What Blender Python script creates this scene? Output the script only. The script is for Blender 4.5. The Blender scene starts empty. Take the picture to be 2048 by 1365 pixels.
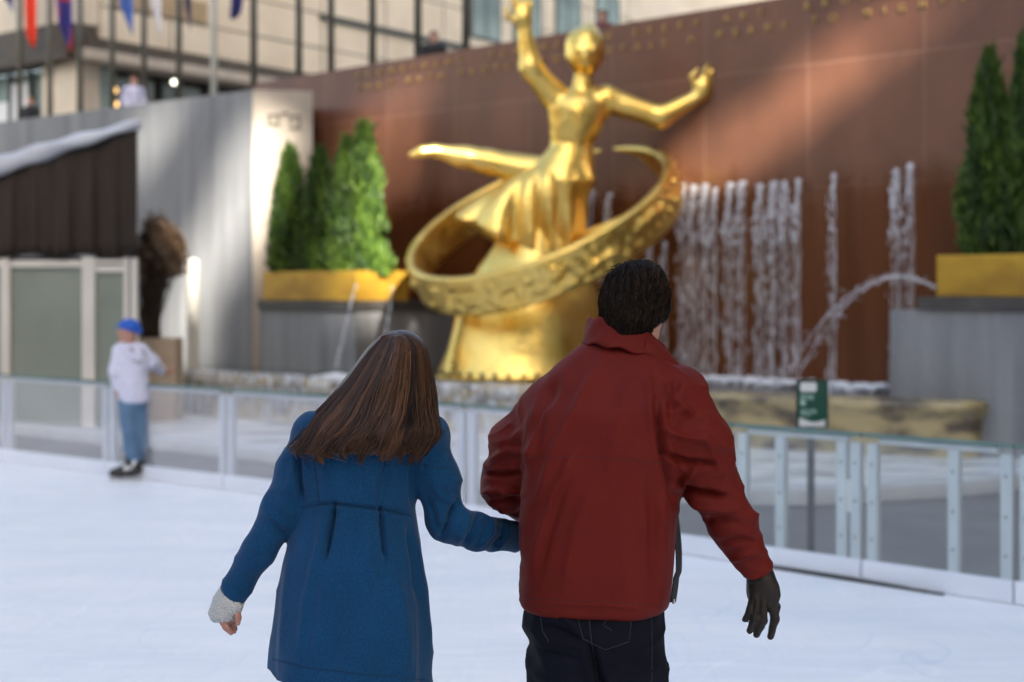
import bpy, bmesh, math, random
import numpy as np
from mathutils import Vector, Matrix, noise
from mathutils.bvhtree import BVHTree
from mathutils.geometry import tessellate_polygon
random.seed(7); rng = np.random.default_rng(7)
SC = bpy.context.scene
COL = SC.collection
# ------------------------------------------------------------------ camera, sky, sun, exposure
CAMH, FPX, HOR = 1.75, 2844.0, 583.0
cam = bpy.data.cameras.new('camera'); camo = bpy.data.objects.new('camera', cam); COL.objects.link(camo)
camo.location = (0, 0, CAMH); camo.rotation_euler = (math.radians(90), 0, 0)
cam.sensor_width = 36; cam.lens = 50; cam.shift_y = -(682.5 - HOR) / 2048
cam.clip_start = 0.1; cam.clip_end = 1500
cam.dof.use_dof = True; cam.dof.focus_distance = 3.45; cam.dof.aperture_fstop = 2.3
SC.camera = camo
SUN = Vector((.27, -.84, .47)).normalized()          # direction towards the sun
wd = bpy.data.worlds.new('World'); SC.world = wd; wd.use_nodes = True
nt = wd.node_tree; bg = nt.nodes['Background']
sky = nt.nodes.new('ShaderNodeTexSky'); sky.sky_type = 'NISHITA'; sky.sun_disc = False
sky.sun_elevation = math.asin(SUN.z); sky.sun_rotation = math.atan2(SUN.x, SUN.y)
sky.air_density = 1.0; sky.dust_density = 3.0; sky.ozone_density = 1.0
tint = nt.nodes.new('ShaderNodeMix'); tint.data_type = 'RGBA'; tint.blend_type = 'MULTIPLY'; tint.inputs[0].default_value = 1   # warm city air
tint.inputs[7].default_value = (1.05, .97, .88, 1); nt.links.new(sky.outputs[0], tint.inputs[6])
nt.links.new(tint.outputs[2], bg.inputs[0]); bg.inputs[1].default_value = 0.08
sl = bpy.data.lights.new('sun', 'SUN'); sl.energy = 2.9; sl.angle = math.radians(.5); sl.color = (1, .93, .82)
so = bpy.data.objects.new('sun', sl); COL.objects.link(so)
so.rotation_euler = (-SUN).to_track_quat('-Z', 'Y').to_euler()
SC.view_settings.view_transform = 'Standard'; SC.view_settings.look = 'None'
SC.view_settings.exposure = 2.93; SC.view_settings.gamma = 1

# ------------------------------------------------------------------ helpers
def W(px, py, Y):                                    # a point of the place, surveyed from the photograph at depth Y
    return Vector(((px - 1024) * Y / FPX, Y, CAMH - (py - HOR) * Y / FPX))
def tag(o, label=None, cat=None, group=None, kind=None):
    if label: o['label'] = label
    if cat: o['category'] = cat
    if group: o['group'] = group
    if kind: o['kind'] = kind
    return o
def wloc(o):
    v = Vector((0, 0, 0))
    while o is not None: v += o.location; o = o.parent
    return v
def empty(name, loc, label, cat, group=None):
    o = bpy.data.objects.new(name, None); COL.objects.link(o); o.location = loc; o.empty_display_size = .2
    return tag(o, label, cat, group)
def link_mesh(name, me, mat, parent=None, smooth=False):
    o = bpy.data.objects.new(name, me); COL.objects.link(o)
    if mat: me.materials.append(mat)
    if parent is not None:
        me.transform(Matrix.Translation(-wloc(parent))); o.parent = parent
    if smooth: me.shade_smooth()
    return o
class MB:
    def __init__(s): s.v = []; s.f = []
    def quad(s, a, b, c, d):
        n = len(s.v); s.v += [tuple(a), tuple(b), tuple(c), tuple(d)]; s.f.append((n, n+1, n+2, n+3))
    def obox(s, c, u, v, w, hu, hv, hw):
        c = Vector(c); u = Vector(u)*hu; v = Vector(v)*hv; w = Vector(w)*hw; n = len(s.v)
        for i in (-1, 1):
            for j in (-1, 1):
                for k in (-1, 1): s.v.append(tuple(c + u*i + v*j + w*k))
        for q in ((0,1,3,2),(4,6,7,5),(0,4,5,1),(2,3,7,6),(0,2,6,4),(1,5,7,3)): s.f.append(tuple(n+i for i in q))
    def box(s, x0, x1, y0, y1, z0, z1):
        s.obox(((x0+x1)/2,(y0+y1)/2,(z0+z1)/2),(1,0,0),(0,1,0),(0,0,1),(x1-x0)/2,(y1-y0)/2,(z1-z0)/2)
    def wbox(s, p, q, z0, z1, t, n=None):             # upright slab from p to q (xy), thickness t away from camera side
        p = Vector((p[0], p[1], 0)); q = Vector((q[0], q[1], 0)); u = (q-p).normalized()
        m = Vector((-u.y, u.x, 0))
        c = (p+q)/2 + m*t/2; c.z = (z0+z1)/2
        s.obox(c, u, m, (0,0,1), (q-p).length/2, abs(t)/2, (z1-z0)/2)
    def tube(s, pts, r, n=8, cap=True):
        pts = [Vector(p) for p in pts]; base = len(s.v); m = len(pts)
        up = Vector((.13, .2, .97))
        for i, p in enumerate(pts):
            t = (pts[min(i+1, m-1)] - pts[max(i-1, 0)]).normalized()
            a = t.cross(up)
            if a.length < .05: a = t.cross(Vector((1, 0, 0)))
            a.normalize(); b = t.cross(a)
            rr = r[i] if hasattr(r, '__len__') else r
            for k in range(n):
                th = 2*math.pi*k/n; s.v.append(tuple(p + (a*math.cos(th) + b*math.sin(th))*rr))
        for i in range(m-1):
            for k in range(n):
                k2 = (k+1) % n; s.f.append((base+i*n+k, base+i*n+k2, base+(i+1)*n+k2, base+(i+1)*n+k))
        if cap:
            s.f.append(tuple(base+k for k in range(n))[::-1]); s.f.append(tuple(base+(m-1)*n+k for k in range(n)))
    def lathe(s, c, prof, n=24):
        base = len(s.v); c = Vector(c)
        for r, z in prof:
            for k in range(n):
                th = 2*math.pi*k/n; s.v.append((c.x+r*math.cos(th), c.y+r*math.sin(th), c.z+z))
        for i in range(len(prof)-1):
            for k in range(n):
                k2 = (k+1) % n; s.f.append((base+i*n+k, base+i*n+k2, base+(i+1)*n+k2, base+(i+1)*n+k))
        s.f.append(tuple(base+k for k in range(n))[::-1]); s.f.append(tuple(base+(len(prof)-1)*n+k for k in range(n)))
    def grid(s, P):                                   # rows of points
        base = len(s.v); m = len(P[0])
        for row in P:
            for p in row: s.v.append(tuple(p))
        for i in range(len(P)-1):
            for j in range(m-1): s.f.append((base+i*m+j, base+i*m+j+1, base+(i+1)*m+j+1, base+(i+1)*m+j))
    def prism(s, pts, dvec):                          # flat outline given its thickness
        base = len(s.v); n = len(pts); d = Vector(dvec)
        for p in pts: s.v.append(tuple(p))
        for p in pts: s.v.append(tuple(Vector(p)+d))
        s.f.append(tuple(range(base, base+n))[::-1]); s.f.append(tuple(range(base+n, base+2*n)))
        for k in range(n):
            k2 = (k+1) % n; s.f.append((base+k, base+k2, base+n+k2, base+n+k))
    def drop(s, p, rx, rz):                           # small stretched bead
        base = len(s.v); x, y, z = p
        s.v += [(x+rx,y,z),(x,y+rx,z),(x-rx,y,z),(x,y-rx,z),(x,y,z+rz),(x,y,z-rz)]
        for a, b in ((0,1),(1,2),(2,3),(3,0)): s.f += [(base+a,base+b,base+4),(base+b,base+a,base+5)]
    def build(s, name, mat, parent=None, smooth=False, bevel=0, solid=0, sub=0):
        me = bpy.data.meshes.new(name); me.from_pydata(s.v, [], s.f)
        if solid or True:
            bm = bmesh.new(); bm.from_mesh(me); bmesh.ops.recalc_face_normals(bm, faces=bm.faces); bm.to_mesh(me); bm.free()
        me.update()
        o = link_mesh(name, me, mat, parent, smooth)
        if solid: m = o.modifiers.new('solid', 'SOLIDIFY'); m.thickness = solid; m.offset = 0
        if bevel:
            m = o.modifiers.new('bevel', 'BEVEL'); m.width = bevel; m.segments = 2; m.limit_method = 'ANGLE'
        if sub: m = o.modifiers.new('sub', 'SUBSURF'); m.levels = sub; m.render_levels = sub
        return o

# ------------------------------------------------------------------ materials
def mat_new(name):
    m = bpy.data.materials.new(name); m.use_nodes = True
    return m, m.node_tree, m.node_tree.nodes['Principled BSDF']
def N(t, typ, **kw):
    n = t.nodes.new(typ)
    for k, v in kw.items():
        if k.startswith('i_'):
            key = k[2:]; n.inputs[int(key) if key.isdigit() else key.replace('_', ' ')].default_value = v
        else: setattr(n, k, v)
    return n
def mapping(t, scale=(1,1,1), coord='Object', rot=(0,0,0)):
    tc = N(t, 'ShaderNodeTexCoord'); mp = N(t, 'ShaderNodeMapping'); mp.inputs['Scale'].default_value = scale; mp.inputs['Rotation'].default_value = rot
    t.links.new(tc.outputs[coord], mp.inputs[0]); return mp.outputs[0]
def ramp(t, src, stops):
    r = N(t, 'ShaderNodeValToRGB'); e = r.color_ramp.elements
    while len(e) < len(stops): e.new(.5)
    for i, (p, c) in enumerate(stops): e[i].position = p; e[i].color = (c[0], c[1], c[2], 1) if hasattr(c, '__len__') else (c, c, c, 1)
    t.links.new(src, r.inputs[0]); return r.outputs[0]
def mixc(t, fac, a, b, mode='MIX'):
    m = N(t, 'ShaderNodeMix', data_type='RGBA', blend_type=mode)
    for sock, v in ((m.inputs[0], fac), (m.inputs[6], a), (m.inputs[7], b)):
        if hasattr(v, 'links'): t.links.new(v, sock)
        elif hasattr(v, '__len__'): sock.default_value = (v[0], v[1], v[2], 1)
        else: sock.default_value = v
    return m.outputs[2]
def bump(t, bs, src, strength, dist=.01):
    b = N(t, 'ShaderNodeBump'); b.inputs['Strength'].default_value = strength; b.inputs['Distance'].default_value = dist
    t.links.new(src, b.inputs['Height']); t.links.new(b.outputs[0], bs.inputs['Normal'])
def std(name, c1, c2=None, scale=(6,6,6), rough=.6, metal=0, bmp=0, bscale=40, bdist=.004, spec=.5, detail=4, sheen=0, coat=0, stops=(.35,.65), bstretch=(1,1,1)):
    m, t, b = mat_new(name)
    b.inputs['Roughness'].default_value = rough; b.inputs['Metallic'].default_value = metal
    b.inputs['Specular IOR Level'].default_value = spec
    if sheen: b.inputs['Sheen Weight'].default_value = sheen; b.inputs['Sheen Roughness'].default_value = .5
    if coat: b.inputs['Coat Weight'].default_value = coat; b.inputs['Coat Roughness'].default_value = .1
    if c2 is None: c2 = tuple(x*.8 for x in c1)
    nz = N(t, 'ShaderNodeTexNoise'); nz.inputs['Scale'].default_value = 1; nz.inputs['Detail'].default_value = detail
    t.links.new(mapping(t, scale), nz.inputs[0])
    t.links.new(ramp(t, nz.outputs[0], [(stops[0], c1), (stops[1], c2)]), b.inputs['Base Color'])
    if bmp:
        n2 = N(t, 'ShaderNodeTexNoise'); n2.inputs['Scale'].default_value = bscale; n2.inputs['Detail'].default_value = 3
        t.links.new(mapping(t, bstretch), n2.inputs[0]); bump(t, b, n2.outputs[0], bmp, bdist)
    return m
M = {}
def ice_mat():
    m, t, b = mat_new('ice')
    n1 = N(t, 'ShaderNodeTexNoise'); n1.inputs['Scale'].default_value = 1; n1.inputs['Detail'].default_value = 6
    t.links.new(mapping(t, (.8, 2.2, 1), rot=(0,0,.5)), n1.inputs[0])
    n2 = N(t, 'ShaderNodeTexNoise'); n2.inputs['Scale'].default_value = 1; n2.inputs['Detail'].default_value = 5
    t.links.new(mapping(t, (1.5, 26, 1), rot=(0,0,.45)), n2.inputs[0])
    n3 = N(t, 'ShaderNodeTexNoise'); n3.inputs['Scale'].default_value = 1; n3.inputs['Detail'].default_value = 5
    t.links.new(mapping(t, (30, 2, 1), rot=(0,0,-.9)), n3.inputs[0])
    c = ramp(t, n1.outputs[0], [(.3, (.76,.80,.84)), (.7, (.86,.87,.88))])
    c = mixc(t, ramp(t, n2.outputs[0], [(.5, 0), (.66, .5)]), c, (.95,.96,.97))
    c = mixc(t, ramp(t, n3.outputs[0], [(.54, 0), (.68, .22)]), c, (.66,.72,.83))
    for sc_, rz_, lo_, amt, col in (((.9,1.3,1),.3,.0045,.55,(.97,.97,.98)),((1.3,.7,1),-.7,.0035,.5,(.62,.69,.80)),((2.1,1.2,1),1.1,.004,.35,(.97,.97,.98))):   # cuts left by skate blades
        q1 = N(t, 'ShaderNodeTexNoise'); q1.inputs['Scale'].default_value = 1; q1.inputs['Detail'].default_value = 1.2; t.links.new(mapping(t, sc_, rot=(0,0,rz_)), q1.inputs[0])
        s1 = N(t, 'ShaderNodeMath', operation='SUBTRACT'); t.links.new(q1.outputs[0], s1.inputs[0]); s1.inputs[1].default_value = .5
        a1 = N(t, 'ShaderNodeMath', operation='ABSOLUTE'); t.links.new(s1.outputs[0], a1.inputs[0])
        c = mixc(t, ramp(t, a1.outputs[0], [(0, amt), (lo_, 0)]), c, col)
    t.links.new(c, b.inputs['Base Color']); b.inputs['Roughness'].default_value = .42; b.inputs['Specular IOR Level'].default_value = .3
    bump(t, b, n2.outputs[0], .25, .01)
    return m
def red_granite(u):
    m, t, b = mat_new('red_granite')
    ang = math.atan2(u.y, u.x)
    tc = N(t, 'ShaderNodeTexCoord')
    vr = N(t, 'ShaderNodeVectorRotate', rotation_type='Z_AXIS'); vr.inputs['Angle'].default_value = -ang
    t.links.new(tc.outputs['Object'], vr.inputs['Vector'])
    sp = N(t, 'ShaderNodeSeparateXYZ'); t.links.new(vr.outputs[0], sp.inputs[0])
    cb = N(t, 'ShaderNodeCombineXYZ'); t.links.new(sp.outputs[0], cb.inputs[0]); t.links.new(sp.outputs[2], cb.inputs[1])
    br = N(t, 'ShaderNodeTexBrick'); br.offset = 0; br.squash = 1
    br.inputs['Scale'].default_value = 1; br.inputs['Brick Width'].default_value = 1.55; br.inputs['Row Height'].default_value = 1.52
    br.inputs['Mortar Size'].default_value = .012; br.inputs['Mortar Smooth'].default_value = .3
    br.inputs['Color1'].default_value = (.185,.080,.046,1); br.inputs['Color2'].default_value = (.155,.064,.037,1); br.inputs['Mortar'].default_value = (.25,.13,.085,1)
    t.links.new(cb.outputs[0], br.inputs[0])
    nz = N(t, 'ShaderNodeTexNoise'); nz.inputs['Scale'].default_value = 1; nz.inputs['Detail'].default_value = 8
    t.links.new(mapping(t, (1.6,1.6,.8)), nz.inputs[0])
    c = mixc(t, .5, br.outputs[0], ramp(t, nz.outputs[0], [(.3, (.55,.55,.55)), (.7, (1.25,1.2,1.15))]), 'MULTIPLY')
    sw = N(t, 'ShaderNodeTexNoise'); sw.inputs['Scale'].default_value = 1; sw.inputs['Detail'].default_value = 4
    t.links.new(mapping(t, (3.5,3.5,.25)), sw.inputs[0])
    ad = N(t, 'ShaderNodeMath', operation='MULTIPLY_ADD'); t.links.new(sw.outputs[0], ad.inputs[0]); ad.inputs[1].default_value = .6; ad.inputs[2].default_value = -.3
    z2 = N(t, 'ShaderNodeMath', operation='ADD'); t.links.new(sp.outputs[2], z2.inputs[0]); t.links.new(ad.outputs[0], z2.inputs[1])
    mr = N(t, 'ShaderNodeMapRange'); mr.inputs[1].default_value = 3.35; mr.inputs[2].default_value = 2.9; t.links.new(z2.outputs[0], mr.inputs[0])   # wet below the spouts
    wet = mixc(t, ramp(t, sw.outputs[0], [(.3,0),(.7,1)]), (.085,.024,.006), (.13,.041,.012))
    c = mixc(t, mr.outputs[0], c, wet)
    t.links.new(c, b.inputs['Base Color'])
    rr = N(t, 'ShaderNodeMapRange'); rr.inputs[3].default_value = .38; rr.inputs[4].default_value = .16; t.links.new(mr.outputs[0], rr.inputs[0]); t.links.new(rr.outputs[0], b.inputs['Roughness'])
    return m
def grey_granite():
    m, t, b = mat_new('grey_granite')
    n1 = N(t, 'ShaderNodeTexNoise'); n1.inputs['Scale'].default_value = 1; n1.inputs['Detail'].default_value = 5
    t.links.new(mapping(t, (4,4,.35)), n1.inputs[0])
    n2 = N(t, 'ShaderNodeTexNoise'); n2.inputs['Scale'].default_value = 60; n2.inputs['Detail'].default_value = 3
    t.links.new(mapping(t), n2.inputs[0])
    c = ramp(t, n1.outputs[0], [(.3, (.165,.17,.18)), (.7, (.28,.285,.29))])
    c = mixc(t, .35, c, ramp(t, n2.outputs[0], [(.35,(.5,.5,.5)),(.65,(1.2,1.2,1.2))]), 'MULTIPLY')
    t.links.new(c, b.inputs['Base Color']); b.inputs['Roughness'].default_value = .5
    return m
def glass_mat(name, haze, tint=(.94,.97,.96), hazec=(.72,.76,.84)):
    m, t, b = mat_new(name); out = t.nodes['Material Output']
    tr = N(t, 'ShaderNodeBsdfTransparent'); tr.inputs[0].default_value = (*tint, 1)
    gl = N(t, 'ShaderNodeBsdfGlossy'); gl.inputs['Roughness'].default_value = .04
    df = N(t, 'ShaderNodeBsdfDiffuse'); df.inputs[0].default_value = (*hazec, 1)
    fr = N(t, 'ShaderNodeFresnel'); fr.inputs[0].default_value = 1.6
    nz = N(t, 'ShaderNodeTexNoise'); nz.inputs['Scale'].default_value = 1; nz.inputs['Detail'].default_value = 5
    t.links.new(mapping(t, (3,3,7)), nz.inputs[0])
    hz = ramp(t, nz.outputs[0], [(.3, haze*.9), (.7, haze*1.1)])
    m1 = N(t, 'ShaderNodeMixShader'); t.links.new(hz, m1.inputs[0]); t.links.new(tr.outputs[0], m1.inputs[1]); t.links.new(df.outputs[0], m1.inputs[2])
    m2 = N(t, 'ShaderNodeMixShader'); gm = N(t, 'ShaderNodeNewGeometry'); ff = N(t, 'ShaderNodeMath', operation='SUBTRACT'); ff.use_clamp = True   # only the outer face mirrors
    t.links.new(fr.outputs[0], ff.inputs[0]); t.links.new(gm.outputs['Backfacing'], ff.inputs[1]); t.links.new(ff.outputs[0], m2.inputs[0]); t.links.new(m1.outputs[0], m2.inputs[1]); t.links.new(gl.outputs[0], m2.inputs[2])
    t.links.new(m2.outputs[0], out.inputs[0]); t.nodes.remove(b)
    return m
def foam_mat(name, stretch, lo, hi, col=(.9,.92,.95)):       # broken white water: noise decides where it is opaque
    m, t, b = mat_new(name); out = t.nodes['Material Output']
    b.inputs['Base Color'].default_value = (*col, 1); b.inputs['Roughness'].default_value = .25
    tr = N(t, 'ShaderNodeBsdfTransparent')
    nz = N(t, 'ShaderNodeTexNoise'); nz.inputs['Scale'].default_value = 1; nz.inputs['Detail'].default_value = 5
    t.links.new(mapping(t, stretch), nz.inputs[0])
    mx = N(t, 'ShaderNodeMixShader'); t.links.new(ramp(t, nz.outputs[0], [(lo, 0), (hi, 1)]), mx.inputs[0])
    t.links.new(tr.outputs[0], mx.inputs[1]); t.links.new(b.outputs[0], mx.inputs[2]); t.links.new(mx.outputs[0], out.inputs[0])
    return m
def lamp_mat(name, col, st):
    m, t, b = mat_new(name); b.inputs['Emission Color'].default_value = (*col, 1); b.inputs['Emission Strength'].default_value = st
    return m
def weave(name, c1, c2, wscale, bstr, rough=.85, sheen=.3, mott=7, bdist=.0015):
    m, t, b = mat_new(name)
    nz = N(t, 'ShaderNodeTexNoise'); nz.inputs['Scale'].default_value = mott; nz.inputs['Detail'].default_value = 5
    mp = mapping(t); t.links.new(mp, nz.inputs[0])
    n2 = N(t, 'ShaderNodeTexNoise'); n2.inputs['Scale'].default_value = wscale; n2.inputs['Detail'].default_value = 2
    t.links.new(mp, n2.inputs[0])
    c = ramp(t, nz.outputs[0], [(.3, c1), (.7, c2)])
    c = mixc(t, .42, c, ramp(t, n2.outputs[0], [(.32,(.5,.5,.5)),(.68,(1.5,1.5,1.5))]), 'MULTIPLY')
    t.links.new(c, b.inputs['Base Color'])
    b.inputs['Roughness'].default_value = rough; b.inputs['Sheen Weight'].default_value = sheen; b.inputs['Specular IOR Level'].default_value = .18
    n3 = N(t, 'ShaderNodeTexNoise'); n3.inputs['Scale'].default_value = 30; n3.inputs['Detail'].default_value = 6
    t.links.new(mp, n3.inputs[0])
    ad = N(t, 'ShaderNodeMath', operation='MULTIPLY_ADD'); ad.inputs[1].default_value = .35
    t.links.new(n2.outputs[0], ad.inputs[0]); t.links.new(n3.outputs[0], ad.inputs[2])
    bump(t, b, ad.outputs[0], bstr, bdist)
    return m
def hair_mat(name, dark, light, rough=.38, spec=.45):
    m, t, b = mat_new(name)
    at = N(t, 'ShaderNodeAttribute', attribute_name='tone')
    t.links.new(ramp(t, at.outputs['Fac'], [(0, dark), (1, light)]), b.inputs['Base Color'])
    b.inputs['Roughness'].default_value = rough; b.inputs['Specular IOR Level'].default_value = spec
    return m
def leaf_mat(name, stops):
    m, t, b = mat_new(name)
    at = N(t, 'ShaderNodeAttribute', attribute_name='tone')
    t.links.new(ramp(t, at.outputs['Fac'], stops), b.inputs['Base Color']); b.inputs['Roughness'].default_value = .6
    b.inputs['Subsurface Weight'].default_value = 0
    return m
def gold_mat():
    m, t, b = mat_new('gold')
    b.inputs['Metallic'].default_value = 1
    nz = N(t, 'ShaderNodeTexNoise'); nz.inputs['Scale'].default_value = 3; nz.inputs['Detail'].default_value = 6
    t.links.new(mapping(t), nz.inputs[0])
    t.links.new(ramp(t, nz.outputs[0], [(.3,(.95,.60,.13)),(.7,(1.0,.74,.23))]), b.inputs['Base Color'])
    t.links.new(ramp(t, nz.outputs[0], [(.3,.26),(.7,.42)]), b.inputs['Roughness'])
    n2 = N(t, 'ShaderNodeTexNoise'); n2.inputs['Scale'].default_value = 7; n2.inputs['Detail'].default_value = 4
    t.links.new(mapping(t), n2.inputs[0]); bump(t, b, n2.outputs[0], .25, .04)
    return m
M['ice'] = ice_mat()
M['grey_granite'] = grey_granite()
M['pier'] = std('pale_limestone', (.50,.43,.35), (.42,.36,.29), (3,3,1.2), .7, bmp=.2)
M['ledge'] = std('dark_coping', (.075,.07,.06), (.05,.045,.04), (4,4,4), .5)
M['gold'] = gold_mat()
M['brass'] = std('brass_sheet', (.60,.36,.04), (.36,.20,.025), (1.6,1.6,3), .40, metal=.35)
M['paving'] = std('paving', (.16,.15,.14), (.11,.10,.095), (1.5,1.5,1.5), .6, bmp=.2)
M['kerb'] = std('pale_kerb', (.55,.55,.56), (.45,.45,.45), (3,3,3), .6)
M['plaza'] = std('plaza_paving', (.34,.33,.31), (.28,.27,.26), (1,1,1), .7)
M['wet_goldlit'] = std('wet_goldlit_stone', (.42,.33,.15), (.085,.06,.03), (1.9,1.9,4.5), .2, coat=.5, stops=(.42,.60))  # wet stone, its yellow patches painting in the statue's golden reflection
M['wetdark'] = std('wet_dark_stone', (.16,.14,.11), (.08,.075,.065), (5,5,.7), .3, coat=.3)
M['foam'] = foam_mat('foam', (3,3,3), .38, .62)
M['cascade'] = foam_mat('cascade_water', (16,16,2.2), .38, .74, (.80,.83,.87))
M['jet'] = foam_mat('jet_water', (20,20,20), .25, .6, (.93,.95,.98))
M['alu'] = std('white_aluminium', (.70,.72,.75), (.60,.62,.66), (5,5,2), .4)
M['rail'] = std('green_edge', (.13,.22,.20), (.09,.17,.15), (3,3,3), .25)
M['kick'] = std('white_board', (.80,.83,.89), (.72,.76,.83), (2,2,4), .4)
M['rubber'] = std('black_rubber', (.02,.028,.024), (.012,.016,.014), (8,8,8), .6)
M['glass'] = glass_mat('barrier_glass', .06)
M['hazeglass'] = glass_mat('scuffed_haze_glass', .13, (.97,.98,.99), (.94,.96,1.0))  # scuffs, plus white haze painted in for the reflected ice and sky
M['frost'] = std('frosted_glass', (.27,.30,.25), (.22,.25,.205), (1.2,1.2,.8), .35)
M['cream'] = std('cream_paint', (.74,.70,.62), (.66,.62,.54), (3,3,1), .5)
M['brown_cloth'] = std('brown_awning', (.035,.022,.014), (.024,.015,.009), (6,6,1), .8)
M['white_vinyl'] = std('white_vinyl', (.58,.60,.64), (.42,.44,.50), (2,2,2), .4)
M['stone'] = std('limestone', (.78,.68,.53), (.66,.56,.42), (.6,.6,.8), .75, stops=(.3,.7))
M['cornice'] = std('bronze_cornice', (.085,.055,.03), (.05,.035,.02), (3,3,6), .5)
M['dark'] = std('dark_bronze', (.02,.02,.017), (.012,.012,.01), (3,3,3), .4)
M['shopglass'] = std('shop_glass', (.24,.31,.28), (.12,.16,.15), (.5,.5,.7), .3)
M['darkglass'] = std('dark_shop_glass', (.022,.022,.018), (.045,.04,.03), (.6,.6,.6), .12)
M['pole'] = std('pole_paint', (.06,.055,.035), (.045,.04,.03), (3,3,1), .35)
M['polelight'] = std('pale_pole_paint', (.5,.5,.44), (.4,.4,.35), (3,3,1), .35)
M['green_sign'] = std('green_sign', (.008,.085,.05), (.006,.07,.042), (3,3,3), .35)
M['white'] = std('white_paint', (.8,.8,.8), (.74,.75,.74), (4,4,4), .4)
M['planter_stone'] = std('beige_planter', (.52,.40,.28), (.44,.33,.23), (4,4,4), .7)
M['bark'] = std('bark', (.03,.018,.01), (.05,.03,.017), (10,10,2), .9, bmp=.5)
M['soil'] = std('soil', (.03,.022,.014), (.02,.014,.01), (20,20,20), .95)
M['thuja'] = leaf_mat('thuja_leaves', [(0,(.012,.030,.004)),(.5,(.038,.085,.008)),(1,(.10,.17,.015))])
M['dried'] = leaf_mat('dried_leaves', [(0,(.05,.025,.010)),(.6,(.15,.085,.04)),(1,(.34,.23,.14))])
M['coat'] = weave('blue_wool', (.002,.038,.100), (.003,.048,.128), 240, .8, .9, .10, bdist=.002)
M['jacket'] = weave('red_softshell', (.100,.0062,.0028), (.122,.0080,.0038), 700, .25, .68, .0)
M['denim'] = weave('denim', (.0022,.0024,.0065), (.004,.0045,.011), 500, .3, .9, .0, mott=12)
M['bluejean'] = weave('blue_denim', (.085,.16,.27), (.13,.22,.34), 200, .3, .85, .1)
M['leggings'] = weave('black_leggings', (.012,.010,.012), (.018,.015,.017), 600, .1)
M['leather'] = std('brown_leather', (.012,.0075,.0045), (.020,.013,.008), (60,60,60), .5, spec=.3, bmp=.35, bscale=160, bdist=.001)
M['blackcloth'] = std('black_lining', (.008,.008,.010), (.012,.012,.015), (20,20,20), .7)
M['skin'] = std('skin', (.50,.27,.19), (.44,.22,.15), (30,30,30), .5)
M['skinp'] = std('pink_skin', (.46,.24,.175), (.38,.17,.12), (60,60,60), .5)
M['hoodie'] = weave('lavender_fleece', (.60,.60,.74), (.68,.68,.80), 150, .2)
M['bluecap'] = std('blue_cap', (.012,.10,.52), (.01,.08,.42), (20,20,20), .6)
M['skate'] = std('skate_black', (.018,.017,.016), (.03,.028,.026), (20,20,20), .4)
M['steel'] = std('steel', (.6,.6,.62), (.5,.5,.52), (9,9,9), .25, metal=1)
M['grey'] = std('grey_print', (.20,.20,.22), (.15,.15,.17), (9,9,9), .7)
M['hair_brown'] = hair_mat('brown_hair', (.010,.0042,.002), (.155,.066,.026), .42, .4)
M['hair_dark'] = hair_mat('dark_hair', (.0024,.0017,.0012), (.040,.024,.014), .55, .08)
M['tower'] = std('blocker_stone', (.40,.36,.30), (.34,.30,.25), (.3,.3,.3), .8)
def knit():
    m, t, b = mat_new('grey_knit')
    wv = N(t, 'ShaderNodeTexWave', bands_direction='DIAGONAL'); wv.inputs['Scale'].default_value = 95; wv.inputs['Distortion'].default_value = 2.5; wv.inputs['Detail'].default_value = 2
    t.links.new(mapping(t), wv.inputs[0])
    t.links.new(ramp(t, wv.outputs[0], [(.1,(.56,.56,.55)),(.8,(.76,.76,.74))]), b.inputs['Base Color'])
    b.inputs['Roughness'].default_value = .95; bump(t, b, wv.outputs[0], .9, .003)
    return m
M['knit'] = knit()

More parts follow.
